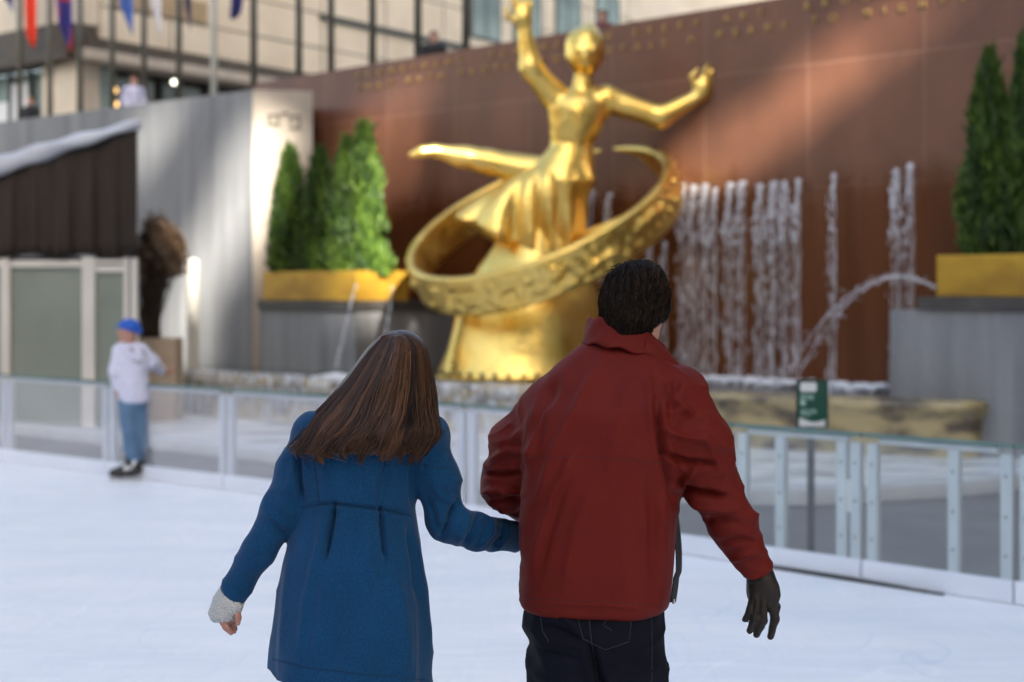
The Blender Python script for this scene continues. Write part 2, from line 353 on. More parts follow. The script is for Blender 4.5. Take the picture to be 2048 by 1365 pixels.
# ------------------------------------------------------------------ volumes: smooth bodies grown from skeletons
class Vol:
    def __init__(s, lo, hi, h):
        s.lo = np.array(lo, np.float32); s.h = h
        n = np.ceil((np.array(hi)-np.array(lo))/h).astype(int)+1; s.n = n
        s.ax = [s.lo[i]+h*np.arange(n[i], dtype=np.float32) for i in range(3)]
        s.F = np.full(tuple(n), .5, np.float32)
    def _sl(s, lo, hi):
        sl = []
        for i in range(3):
            a = int(max(0, math.floor((lo[i]-s.lo[i])/s.h))); b = int(min(s.n[i], math.ceil((hi[i]-s.lo[i])/s.h)+1))
            if b <= a: return None
            sl.append(slice(a, b))
        return tuple(sl)
    def _pts(s, sl): return s.ax[0][sl[0]][:,None,None], s.ax[1][sl[1]][None,:,None], s.ax[2][sl[2]][None,None,:]
    def _mix(s, sl, d, k, sub):
        a = s.F[sl]
        if sub:
            d = -d; hh = np.clip(.5-.5*(d-a)/max(k,1e-5), 0, 1); s.F[sl] = d*(1-0)+(a-d)*hh + k*hh*(1-hh) if False else np.maximum(a, d) + np.maximum(k-np.abs(a-d), 0)**2/(4*max(k,1e-5))
        else:
            s.F[sl] = np.minimum(a, d) - np.maximum(k-np.abs(a-d), 0)**2/(4*max(k,1e-5))
    def cap(s, a, b, ra, rb, k=.02, sub=False):
        a = np.array(a, np.float32); b = np.array(b, np.float32); R = max(ra, rb)+k+3*s.h
        sl = s._sl(np.minimum(a,b)-R, np.maximum(a,b)+R)
        if sl is None: return
        X, Y, Z = s._pts(sl); e = b-a; L = float(e@e)+1e-9
        t = np.clip(((X-a[0])*e[0]+(Y-a[1])*e[1]+(Z-a[2])*e[2])/L, 0, 1)
        d = np.sqrt((X-a[0]-t*e[0])**2+(Y-a[1]-t*e[1])**2+(Z-a[2]-t*e[2])**2) - (ra+(rb-ra)*t)
        s._mix(sl, d, k, sub)
    def chain(s, pts, rs, k=.02):
        for i in range(len(pts)-1): s.cap(pts[i], pts[i+1], rs[i], rs[i+1], k)
    def ell(s, c, r, k=.02, rot=None, sub=False):
        c = np.array(c, np.float32); r = np.array(r, np.float32); R = float(r.max())+k+3*s.h
        sl = s._sl(c-R, c+R)
        if sl is None: return
        X, Y, Z = s._pts(sl); x, y, z = X-c[0], Y-c[1], Z-c[2]
        if rot is not None:
            m = np.array(rot.to_matrix().inverted(), np.float32)
            x, y, z = m[0,0]*x+m[0,1]*y+m[0,2]*z, m[1,0]*x+m[1,1]*y+m[1,2]*z, m[2,0]*x+m[2,1]*y+m[2,2]*z
        k0 = np.sqrt((x/r[0])**2+(y/r[1])**2+(z/r[2])**2)+1e-6; k1 = np.sqrt((x/r[0]**2)**2+(y/r[1]**2)**2+(z/r[2]**2)**2)+1e-6
        s._mix(sl, k0*(k0-1)/k1, k, sub)
    def loft(s, rows, k=.02, n=2.3, round_=.02):       # rows: (z, cx, cy, a, b, rot)
        rows = sorted(rows); R = np.array(rows, np.float32); zs = R[:,0]
        m = float(R[:,3:5].max())+k+3*s.h
        sl = s._sl((R[:,1].min()-m, R[:,2].min()-m, zs[0]-k-3*s.h), (R[:,1].max()+m, R[:,2].max()+m, zs[-1]+k+3*s.h))
        X, Y, Z = s._pts(sl); z1 = Z.ravel()
        # smooth (cosine) interpolation of the sections
        def ip(c):
            v = np.interp(z1, zs, R[:,c]); 
            w = max(3, int(.012/s.h)*2+1); vp = np.pad(v, w//2, mode='edge'); return np.convolve(vp, np.ones(w)/w, 'valid')[:len(v)][None,None,:].astype(np.float32)
        cx, cy, a, b, ro = ip(1), ip(2), ip(3), ip(4), ip(5)
        x = X-cx; y = Y-cy; co, si = np.cos(ro), np.sin(ro); x, y = x*co+y*si, -x*si+y*co
        q = (np.abs(x/a)**n+np.abs(y/b)**n)**(1/n)
        d = (q-1)*np.minimum(a, b)*1.0
        e = np.maximum(zs[0]-Z, Z-zs[-1])
        d = np.maximum(d, e) + np.maximum(round_-np.abs(d-e), 0)**2/(4*round_)
        s._mix(sl, d, k, False)
    def plane_cut(s, p, nrm, k=.003):                  # keep the side opposite nrm
        X, Y, Z = s.ax[0][:,None,None], s.ax[1][None,:,None], s.ax[2][None,None,:]
        d = (X-p[0])*nrm[0]+(Y-p[1])*nrm[1]+(Z-p[2])*nrm[2]
        s.F = np.maximum(s.F, d.astype(np.float32))
    def mesh(s):
        F = s.F; n = F.shape; C = (n[0]-1, n[1]-1, n[2]-1)
        # crop to the surface for speed
        acc = np.zeros(C+(3,), np.float32); cnt = np.zeros(C, np.int16); S = F < 0; cross = []
        for ax in range(3):
            s0 = [slice(None)]*3; s1 = [slice(None)]*3; s0[ax] = slice(0,-1); s1[ax] = slice(1,None)
            f0, f1 = F[tuple(s0)], F[tuple(s1)]; cr = S[tuple(s0)] != S[tuple(s1)]; cross.append((cr, S[tuple(s0)]))
            idx = np.argwhere(cr); t = f0[cr]/(f0[cr]-f1[cr])
            oth = [i for i in range(3) if i != ax]
            for da in (0,1):
                for db in (0,1):
                    c = idx.copy(); c[:,oth[0]] -= da; c[:,oth[1]] -= db
                    ok = (c[:,oth[0]]>=0)&(c[:,oth[1]]>=0)&(c[:,oth[0]]<C[oth[0]])&(c[:,oth[1]]<C[oth[1]])
                    c2 = c[ok]; p = np.zeros((len(c2),3), np.float32); p[:,ax] = t[ok]; p[:,oth[0]] = da; p[:,oth[1]] = db
                    lin = np.ravel_multi_index(c2.T, C)
                    np.add.at(acc.reshape(-1,3), lin, p); np.add.at(cnt.reshape(-1), lin, 1)
        act = cnt > 0; ids = np.full(C, -1, np.int64); ids[act] = np.arange(act.sum())
        cell = np.argwhere(act); V = (cell + acc[act]/cnt[act][:,None])*s.h + s.lo
        faces = []
        for ax in range(3):
            cr, inside = cross[ax]; idx = np.argwhere(cr); a, b = [(1,2),(2,0),(0,1)][ax]
            ok = (idx[:,a]>0)&(idx[:,b]>0)&(idx[:,a]<C[a])&(idx[:,b]<C[b]); idx = idx[ok]; ins = inside[cr][ok]
            def g(da, db):
                c = idx.copy(); c[:,a] -= da; c[:,b] -= db; return ids[tuple(c.T)]
            q = np.stack([g(1,1), g(0,1), g(0,0), g(1,0)], 1); q[~ins] = q[~ins][:,::-1]; faces.append(q)
        return V, np.concatenate(faces)
    def build(s, name, mat, parent=None, smooth=2, disp=None):
        V, Fc = s.mesh()
        me = bpy.data.meshes.new(name); me.vertices.add(len(V)); me.vertices.foreach_set('co', V.astype(np.float32).ravel())
        me.loops.add(len(Fc)*4); me.loops.foreach_set('vertex_index', Fc.astype(np.int32).ravel())
        me.polygons.add(len(Fc)); me.polygons.foreach_set('loop_start', np.arange(len(Fc), dtype=np.int32)*4)
        me.update(calc_edges=True); me.validate()
        if smooth:
            bm = bmesh.new(); bm.from_mesh(me)
            for _ in range(smooth): bmesh.ops.smooth_vert(bm, verts=bm.verts, factor=.5, use_axis_x=True, use_axis_y=True, use_axis_z=True)
            bm.to_mesh(me); bm.free()
        if disp is not None: displace(me, disp)
        return link_mesh(name, me, mat, parent, True)
def getco(me):
    a = np.empty(len(me.vertices)*3, np.float32); me.vertices.foreach_get('co', a); return a.reshape(-1,3)
def getno(me):
    a = np.empty(len(me.vertices)*3, np.float32); me.vertex_normals.foreach_get('vector', a); return a.reshape(-1,3)
def displace(me, fn):
    P = getco(me); n = getno(me); P = P + n*fn(P, n)[:,None]; me.vertices.foreach_set('co', P.astype(np.float32).ravel()); me.update()
def vnoise(P, scale, seed=0):
    return np.array([noise.noise((p[0]*scale[0]+seed, p[1]*scale[1]-seed, p[2]*scale[2]+2*seed)) for p in P], np.float32)
def ridged(P, scale, seed=0):                          # crumpled cloth
    return ((1-np.abs(vnoise(P, scale, seed))*1.8).clip(0,1)**2).astype(np.float32)
def folds(P, n, lines, Y):                             # each fold: polyline in survey pixels on the side facing the rink, height, width (m)
    px = 1024+P[:,0]*FPX/P[:,1]; py = HOR-(P[:,2]-CAMH)*FPX/P[:,1]; out = np.zeros(len(P), np.float32); w8 = np.clip(-n[:,1]*1.6+.1, 0, 1)
    mpp = Y/FPX
    for pts, amp, wid in lines:
        best = np.full(len(P), 1e9)
        bt = np.zeros(len(P)); L = 0; m = len(pts)-1
        for i in range(m):
            ax, ay = pts[i]; bx, by = pts[i+1]; ex, ey = bx-ax, by-ay; l2 = ex*ex+ey*ey
            t = np.clip(((px-ax)*ex+(py-ay)*ey)/l2, 0, 1); d = np.hypot(px-ax-t*ex, py-ay-t*ey)*mpp
            up = d < best; best[up] = d[up]; bt[up] = (i+t[up])/m
        env = np.clip(np.sin(np.pi*np.clip(bt*.9+.05, 0, 1))*1.5, 0, 1)
        q = best/wid; out += amp*env*1.5*(1-q*q)*np.exp(-q*q)*w8 if amp < 0 else 1.5*amp*env*(1/(1+(1.3*q)**2)**2)*w8
    return out
def tone_attr(me, vals):
    a = me.attributes.new('tone', 'FLOAT', 'POINT'); a.data.foreach_set('value', np.asarray(vals, np.float32))
def seam(o, polys, r, mat, name='seam', sink=.3):      # stitched lines lying on the cloth
    off = wloc(o); bm = bmesh.new(); bm.from_mesh(o.data); bv = BVHTree.FromBMesh(bm); bm.free()
    for pts in polys:
        path = []; mb = MB()
        for i in range(len(pts)-1):
            k = max(2, int(math.dist(pts[i], pts[i+1])/6))
            for j in range(k+(i == len(pts)-2)):
                t = j/k; x = pts[i][0]+(pts[i+1][0]-pts[i][0])*t; y = pts[i][1]+(pts[i+1][1]-pts[i][1])*t
                dr = W(x, y, 1)-Vector((0,0,CAMH)); hit = bv.ray_cast(Vector((0,0,CAMH))-off, dr.normalized())
                if hit[0] is not None: path.append(hit[0]+off+hit[1]*r*(1-2*sink))
        if len(path) > 1: mb.tube(path, r, 6); mb.build(name, mat, o, True)
# ------------------------------------------------------------------ setting: survey lines
def Sred(px): return .27*(428+.163*(px-580))
def Pred(px): s = Sred(px); return Vector(((px-1024)/s, FPX/s))
RA, RB = Pred(580), Pred(2048)
U2 = (RB-RA).normalized(); N2 = Vector((U2.y, -U2.x))           # along the wall, and out of it towards the rink
if N2.y > 0: N2 = -N2
U3 = Vector((U2.x, U2.y, 0)); N3 = Vector((N2.x, N2.y, 0)); Z3 = Vector((0,0,1))
M['red_granite'] = red_granite(U3)
BPX = [-500, 0, 400, 530, 960, 1550, 1720, 2048, 2600]; BS = [160, 194, 223.5, 231.5, 265, 316, 331, 359, 407]
def Pbar(px): s = float(np.interp(px, BPX, BS)); return Vector(((px-1024)/s, FPX/s))
def v3(p, z): return Vector((p[0], p[1], z))
def flat(name, pts, z, mat, kind='structure', thick=0):
    mb = MB(); n = len(pts)
    if thick: mb.prism([(p[0],p[1],z-thick) for p in pts], (0,0,thick))
    else: mb.v = [(p[0],p[1],z) for p in pts]; mb.f = [tuple(range(n))]
    return tag(mb.build(name, mat), kind=kind)
# ground, walkway, ice, plaza above
gq = MB(); gq.quad((-600,-600,-.3),(600,-600,-.3),(600,600,-.3),(-600,600,-.3)); tag(gq.build('ground', M['paving']), kind='structure')
flat('pavement', [(-40,-30),(40,-30),(40,40),(-40,40)], -.03, M['paving'])
bl = [Pbar(p) for p in (-500,-160,0,200,400,530,700,960,1250,1550,1720,2048,2600)]
flat('ice_rink', [(-11,-9)] + [(p.x+.02, p.y+.04) for p in bl] + [(9.5,-9)], 0, M['ice'])
def lineX(P, d, k): return P + d*k
back = [RA - U2*12 - N2*.4, RB + U2*8 - N2*.4]
flat('plaza', [back[0], back[1], back[1]+Vector((70,75)), back[0]+Vector((70,75)), back[0]+Vector((-60,40))], 4.35, M['plaza'], thick=.3)

# tall red granite wall with its inscription
wa = RA - U2*1.0; wb = RB + U2*6
mb = MB(); mb.wbox(wa, wb, -.02, 5.45, .7)
wall = tag(mb.build('granite_wall', M['red_granite']), 'tall reddish brown granite wall behind the gold statue, two rows of small gold letters along its top', 'wall')
def textrow(s, z, p0, length, h, name, par):
    cu = bpy.data.curves.new('t', 'FONT'); cu.body = s; cu.size = h*1.38; cu.extrude = .012; cu.space_character = 1
    o = bpy.data.objects.new('t', cu); COL.objects.link(o); bpy.context.view_layer.update()
    w = o.dimensions.x; n = len(s); cu.space_character = 1 + (length-w)/w*1.06
    bpy.context.view_layer.update()
    dg = bpy.context.evaluated_depsgraph_get(); me = bpy.data.meshes.new_from_object(o.evaluated_get(dg))
    COL.objects.unlink(o); bpy.data.objects.remove(o)
    nn = N3; Mx = Matrix((( U3.x, 0, nn.x, p0.x+nn.x*.014), (U3.y, 0, nn.y, p0.y+nn.y*.014), (0, 1, 0, z), (0,0,0,1)))
    me.transform(Mx); me.materials.clear()
    return link_mesh(name, me, M['gilt'], par)
M['gilt'] = std('gilt_letters', (.60,.40,.16), (.50,.33,.12), (9,9,9), .3, metal=.5)
p0 = Pred(715)
textrow('PROMETHEUS, TEACHER IN EVERY ART, BROUGHT THE FIRE', 5.25, p0, 12.6, .095, 'inscription', wall)
textrow('THAT HATH PROVED TO MORTALS A MEANS TO MIGHTY ENDS', 5.05, p0, 12.6, .095, 'inscription', wall)

# left grey wall and its pale pier
ga, gb = Vector(((505-1024)/130, FPX/130)), Vector(((-420-1024)/92, FPX/92))
mb = MB(); mb.wbox(gb, ga, -.02, 4.85, .6)
tag(mb.build('granite_wall', M['grey_granite']), 'long grey granite wall on the left, crossed by a pale slanting band of sunlight', 'wall')
gd = (ga-gb).normalized(); pr = Vector(((625-1024)/129, FPX/129)); bk = -N2*3.6
mb = MB(); mb.prism([v3(ga+Vector((.004,-.004)),-.02), v3(pr,-.02), v3(pr*1.125,-.02), v3(ga*1.125,-.02)], (0,0,4.875))
pier = tag(mb.build('stone_pier', M['pier']), 'pale beige stone pier with dark square marks at the end of the grey wall', 'pier')
pu = (pr-ga).normalized(); pn = Vector((pu.y,-pu.x)) if pu.x > 0 else Vector((-pu.y,pu.x))
def on_pier(px, py):                                   # point on the pier's face
    a = ga; r = Vector(((px-1024)/FPX, 1)); k = (a.x*pu.y-a.y*pu.x)/(r.x*pu.y-r.y*pu.x)
    return Vector((r.x*k, k, CAMH-(py-HOR)*k/FPX))
mb = MB()
for (x0,y0,x1,y1) in ((535,229,541,252),(553,229,559,254),(535,229,559,234),(541,247,553,252), (561,225,578,231),
                      (579,231,601,236),(579,255,601,260),(595,231,601,260),(579,243,586,248),(579,236,584,240)):
    a = on_pier(x0,y0); b = on_pier(x1,y1); c = (a+b)/2
    mb.obox(c+Vector((pn.x,pn.y,0))*.012, (pu.x,pu.y,0), (pn.x,pn.y,0), Z3, abs((b-a).xy.length)/2, .014, abs(a.z-b.z)/2)
mb.build('wall_mark', std('dark_mark', (.13,.12,.09), (.10,.09,.07), (5,5,5), .5), pier)

# stone blocks carrying the planters, with dark copings
def block(c0, length, depth, z, label, copz, mat='grey_granite', ext=(.04,.04)):
    c0 = Vector(c0); t = empty('stone_block', v3(c0, 0), label, 'wall')
    mb = MB(); a = c0; b = c0+U2*length; d = -N2*depth
    mb.prism([v3(a,-.02), v3(b,-.02), v3(b+d,-.02), v3(a+d,-.02)], (0,0,z+.02)); mb.build('block', M[mat], t)
    e = .05; mb = MB()
    mb.prism([v3(a+N2*e-U2*ext[0],z+.003), v3(b+N2*e+U2*ext[1],z+.003), v3(b+d+U2*ext[1],z+.003), v3(a+d-U2*ext[0],z+.003)], (0,0,copz)); mb.build('coping', M['ledge'], t)
LP = Vector((-3.85,21.7)); RP = Vector((4.14,15.58))
block(LP, 2.22, 3.2, 1.48, 'low grey stone block under the planter on the left of the statue', .13, ext=(-.01,.04))
block(RP, 3.6, 1.1, 1.55, 'grey stained stone block under the planter at the right edge', .14, ext=(-.35,.04))
def tree_mesh(h, r, n, seed):
    rg = np.random.default_rng(seed); v = []; f = []; tone = []
    clump = rg.normal(size=(26,3))
    for i in range(n):
        t = rg.random()**1.25; z = t*h
        ang = rg.random()*2*math.pi
        lob = 1+.10*rg.normal()*(rg.random() < .25)+.13*math.sin(3*ang+seed+5*t)+.09*math.sin(5*ang-9*t+seed)+.07*math.sin(17*t+2*ang)
        R = r*(1+.22*math.sin(clump[int(ang*2)%26][0]*9+t*14)*.5)*((1-t)**.6)*(.55+.45*min(1, t*7+.35))*lob+.012
        q = .45+.6*rg.random()**.5; x, y = math.cos(ang)*R*q, math.sin(ang)*R*q
        L = (.05+.085*rg.random())*(1+.9*(rg.random() < .08)); wd_ = .012+.02*rg.random()
        d = Vector((math.cos(ang)*.35+rg.normal()*.25, math.sin(ang)*.35+rg.normal()*.25, 1)).normalized()
        s_ = d.cross(Vector((rg.normal(), rg.normal(), rg.normal()))).normalized()*wd_
        p = Vector((x,y,z)); b = len(v)
        v += [tuple(p-d*L*.3), tuple(p+s_+d*L*.35), tuple(p+d*L), tuple(p-s_+d*L*.35)]; f.append((b,b+1,b+2,b+3))
        tn = np.clip(.45+.28*rg.normal()+.25*math.sin(9*t+3*ang+seed), 0, 1); tone += [tn*.8, tn, min(1,tn+.2), tn]
    me = bpy.data.meshes.new('crown'); me.from_pydata(v, [], f); tone_attr(me, tone); me.materials.append(M['thuja']); return me
TM = [tree_mesh(2.1, .36, 6800, k+1) for k in range(3)]
def trunk_mesh():
    mb = MB(); mb.tube([(0,0,-.1),(.01,0,.5),(0,.01,1.2),(0,0,1.95)], [.045,.04,.025,.006], 7)
    me = bpy.data.meshes.new('trunk'); me.from_pydata(mb.v, [], mb.f); me.materials.append(M['bark']); return me
TK = trunk_mesh()
def conifer(loc, sx, sz, k, label, group):
    t = empty('conifer', loc, label, 'tree', group)
    for nm, me in (('crown', TM[k % 3]), ('trunk', TK)):
        o = bpy.data.objects.new(nm, me); COL.objects.link(o); o.parent = t
        o.scale = (sx, sx, sz); o.rotation_euler = (0,0,k*1.7)
def planter(c0, length, depth, z, h, label):
    t = empty('planter', v3(c0, z), label, 'planter'); a = c0; b = c0+U2*length; d = -N2*depth
    mb = MB(); w = .04
    mb.wbox(a+U2*.0, b, z, z+h, w); mb.wbox(a+d+N2*w, b+d+N2*w, z, z+h, w)
    e = -N2
    for q, s_ in ((a, 1), (b, -1)):
        mb.obox(v3(q + U2*s_*w/2 - N2*(depth/2), z+h/2), U3, N3, Z3, w/2, depth/2-w-.002, h/2)
    mb.build('box', M['brass'], t, bevel=.006)
    mb = MB(); mb.prism([v3(a-N2*.05+U2*.05, z+.02), v3(b-N2*.05-U2*.05, z+.02), v3(b+d+N2*.05-U2*.05, z+.02), v3(a+d+N2*.05+U2*.05, z+.02)], (0,0,h-.07)); mb.build('soil', M['soil'], t)
LPa = LP + U2*.04 - N2*.03
planter(LPa, 2.16, 1.0, 1.616, .43, 'golden box planter of conifers left of the statue')
RPa = RP + U2*.52 - N2*.05
planter(RPa, 2.6, .95, 1.696, .44, 'golden box planter of conifers at the right edge of the photo')
gl_ = 'conifers in the left planter'
for i, (a, b, sx, sz, lb) in enumerate([
    (.24,.34,.92,.93,'slim dark conifer at the left end of the left planter'),
    (.60,.66,.95,.88,'second conifer from the left in the left planter, half hidden'),
    (.92,.36,.92,.90,'third conifer from the left in the left planter'),
    (1.24,.62,.92,.93,'fourth conifer from the left in the left planter, half hidden'),
    (1.54,.36,.9,.95,'conifer just left of the brightest one in the left planter'),
    (1.88,.40,1.02,1.04,'bright green sunlit conifer at the right corner of the left planter')]):
    p = LPa+U2*a-N2*b; conifer(v3(p, 1.97), sx, sz, i, lb, gl_)
for i, (a, b, sx, sz, lb) in enumerate([
    (.40,.42,.86,1.06,'tall dark conifer at the left end of the right planter'),
    (.80,.46,.90,1.12,'dark conifer cut by the right edge of the photo'),
    (1.25,.42,.9,1.05,'dark conifer beyond the right edge of the photo')]):
    p = RPa+U2*a-N2*b; conifer(v3(p, 2.07), sx, sz, i+1, lb, 'conifers in the right planter')

# fountain: basin, water, cascade
def smoothline(pts, n=8):
    out = []
    P = [Vector(p) for p in pts]; P = [P[0]*2-P[1]] + P + [P[-1]*2-P[-2]]
    for i in range(1, len(P)-2):
        for k in range(n):
            t = k/n; a, b, c, d = P[i-1], P[i], P[i+1], P[i+2]
            out.append(.5*((2*b)+(c-a)*t+(2*a-5*b+4*c-d)*t*t+(3*b-a-3*c+d)*t**3))
    out.append(P[-2]); return out
rim = smoothline([(-5.9,21.0),(-4.6,20.1),(-2.5,18.45),(0,17.0),(2.4,15.85),(3.9,15.05),(4.66,14.72),(5.0,14.95)])
prof = [(.0,-.02),(.0,.36),(-.02,.44),(-.07,.50),(-.08,.55),(-.05,.60),(.02,.62),(.22,.62),(.24,.56)]   # bullnose rim
def sweep(line, prof, name, mat, parent=None):
    rows = []
    for i, p in enumerate(line):
        t = (line[min(i+1,len(line)-1)]-line[max(i-1,0)]).normalized(); m = Vector((-t.y, t.x))
        if m.y < 0: m = -m
        rows.append([(p.x+m.x*o, p.y+m.y*o, z) for o, z in prof])
    mb = MB(); mb.grid(rows); return mb.build(name, mat, parent, True)
fount = empty('fountain', (0,17.5,0), 'broad stone fountain basin with a rounded wet rim around the gold statue', 'fountain')
sweep(rim, prof, 'basin_rim', M['wet_goldlit'], fount)
flat('fountain_pool', [(p.x+.1,p.y+.16) for p in rim] + [RP+U2*1.0, Pred(1990)+N2*.02, Pred(640)+N2*.02, pr, ga, ga-gd*2.5], .585, std('pool_water', (.04,.045,.04), (.055,.05,.04), (3,3,3), .06, bmp=.4, bscale=14, bdist=.02))
cs = sweep([Vector((p.x,p.y)) for p in rim if p.x < 1.3], [(-.012,.03),(-.02,.36),(-.045,.45),(-.095,.505),(-.105,.555),(-.07,.615),(.02,.645),(.2,.645)], 'cascade', M['cascade'])
tag(cs, 'thin white sheet of water spilling over the fountain rim', 'water', kind='stuff')
kl = smoothline([(-8.0,19.3),(-5.9,17.3),(-3.4,15.4),(-.5,12.95),(1.2,11.95),(2.4,11.75),(3.75,12.2),(4.6,12.7),(6.5,14.2)])
sweep(kl, [(0,-.02),(0,.10),(.02,.12),(.22,.12),(.24,.10),(.24,-.02)], 'kerb', M['kerb']); bpy.data.objects['kerb']['kind'] = 'structure'
flat('lower_pool', [(p.x+.03,p.y+.12) for p in kl] + [(6.5,15),(-8,22)], .02, std('frothy_pool', (.34,.35,.36), (.90,.92,.95), (1.2,3.2,1), .25, stops=(.36,.54)))
mb = MB()                                             # foam where the wall of water lands
frng = np.random.default_rng(3)
for i in range(900):
    px = 1330+frng.random()*470; p = Pred(px)+N2*(.08+.5*frng.random()**2); mb.drop((p.x,p.y,.585+.06*frng.random()), .02+.04*frng.random(), .01+.03*frng.random())
for i in range(500):
    a = frng.random()*6.28; r = .32*frng.random()**.6; mb.drop((-2.35+1.0*r*math.cos(a), 18.95+r*math.sin(a), .59+.06*(1-r/.32)), .03+.03*frng.random(), .02)
tag(mb.build('foam', M['white_foam'] if 'white_foam' in M else std('white_foam', (.85,.87,.9), (.75,.78,.82), (9,9,9), .3)), 'white foam where water lands in the pool', 'water', kind='stuff')
M['bead'] = glass_mat('water_beads', .72, (.97,.97,.98), (.86,.88,.93))
def stream(px, ytop, dens, w, label):
    p = Pred(px)+N2*.05; s = FPX/p.y; z1 = CAMH+(HOR-ytop)/s; z0 = .58
    mb = MB(); n = int(250*dens)
    for i in range(n):
        t = frng.random()**(1.6 if i % 3 else 4); z = z1-(z1-z0)*t; sp = w*(.55+.5*min(1, t*5))*(.7+.9*abs(math.sin(px*3.1+t*13)))
        o = frng.normal()*sp*.42; out = .04+.10*min(1,t*6)+abs(frng.normal())*.02
        k = .5+frng.random(); rx = (.0075*k if t < .3 else .0036*k); rz = (.014+.026*frng.random())*(1+2.2*t)
        q = p+U2*o+N2*out; mb.drop((q.x,q.y,z), rx, rz)
    for i in range(3):                                # continuous thin threads
        o = frng.normal()*w*.35; q = p+U2*o+N2*.06; zz = np.linspace(z1, z0, 26)
        mb.tube([(q.x+frng.normal()*.006, q.y+N2.y*.06*min(1,k_/4), z) for k_, z in enumerate(zz)], [.0015+.003*frng.random() for _ in zz], 4)
    return tag(mb.build('water_jet', M['bead']), label, 'water jet', 'water jets falling down the red wall')
sx_ = [(1312,478,.5,.05),(1340,486,.4,.05),(1378,372,.9,.07),(1398,374,1,.07),(1420,372,1.1,.08),(1440,380,.8,.06),(1470,370,1,.07),(1494,366,1.1,.08),
       (1530,372,1,.07),(1556,368,1.2,.09),(1580,366,1.2,.09),(1606,362,.9,.06),(1678,352,.7,.05),(1802,342,.9,.06),(1830,332,.9,.06)]
for i, a in enumerate(sx_):
    if i < 2: lb = 'short low water stream on the red wall just right of the gold hoop'
    elif i < 12: lb = 'white water stream in the dense curtain falling down the red wall'
    elif i == 12: lb = 'lone thin water stream between the dense curtain and the right pair'
    else: lb = 'water stream of the tall pair falling beside the right planter'
    stream(*a, lb)['group'] = ['low streams by the hoop','curtain of streams','lone stream','right pair of streams'][0 if i<2 else 1 if i<12 else 2 if i==12 else 3]
for px_, yt, dn, lb in ((1195,385,.6,'water stream seen through the gold hoop, left one'),(1228,390,.6,'water stream seen through the gold hoop, right one')): stream(px_, yt, dn, .08, lb)['group'] = 'streams seen through the hoop'
def arc(p, q, hgt, n, r, label, spread=.03, dbl=0):
    p, q = Vector(p), Vector(q); mb = MB(); path = []
    for side in ((-1,1) if dbl else (0,)):
        path = []
        for i in range(41):
            t = i/40; c = p.lerp(q, t); c.z += hgt*4*t*(1-t); c += U3*side*dbl*t; path.append(c)
        mb.tube(path, [r*(.15+.5*frng.random()**2) for _ in path], 5)
        for i in range(n):
            t = frng.random(); k = min(39, int(t*40)); c = path[k]+Vector([frng.normal()*spread*(.4+t) for _ in range(3)]); mb.drop(c, r*(.25+.5*frng.random()), r*(.4+.8*frng.random()))
    return tag(mb.build('water_jet', M['bead']), label, 'water jet')
arc(W(1868,575,15.2), W(1590,742,15.6), .46, 130, .014, 'arching water jet shooting left from under the right planter', .03, .07)
arc(W(712,572,20.0), W(672,738,19.0), .05, 60, .02, 'thin water jet falling from the left planter corner into the pool', .012)
arc(W(785,575,20.4), W(768,700,19.2), .04, 60, .02, 'thin water jet falling from the right end of the left planter', .012)

# rink barrier: clear panels in pale metal frames
B = [-420,-160,10,215,450,690,930,1200,1467,1725,2030,2330]
blab = {10:'rink barrier panel at the left edge of the photo',215:'rink barrier panel left of the boy in the blue cap'.replace('left of','behind'),450:'rink barrier panel just right of the boy',690:'rink barrier panel behind the long-haired woman',
        930:'rink barrier panel behind the couple, between woman and man',1200:'rink barrier panel mostly hidden behind the man in red',1467:'rink barrier panel beneath the green sign, right of the man',1725:'rink barrier panel with latch plate, right of the green sign'}
labs = ['rink barrier panel outside the photo, far left','rink barrier panel cut by the left edge of the photo','leftmost whole rink barrier panel, in front of the frosted pavilion','rink barrier panel behind the boy in the blue cap',
        'rink barrier panel between the boy and the long-haired woman','rink barrier panel behind the long-haired woman','rink barrier panel seen between the woman and the man','rink barrier panel hidden by the man in red',
        'rink barrier panel below the green sign, with a latch plate','clear rink barrier panel right of the latch plate, with one middle post','rink barrier panel cut by the right edge of the photo']
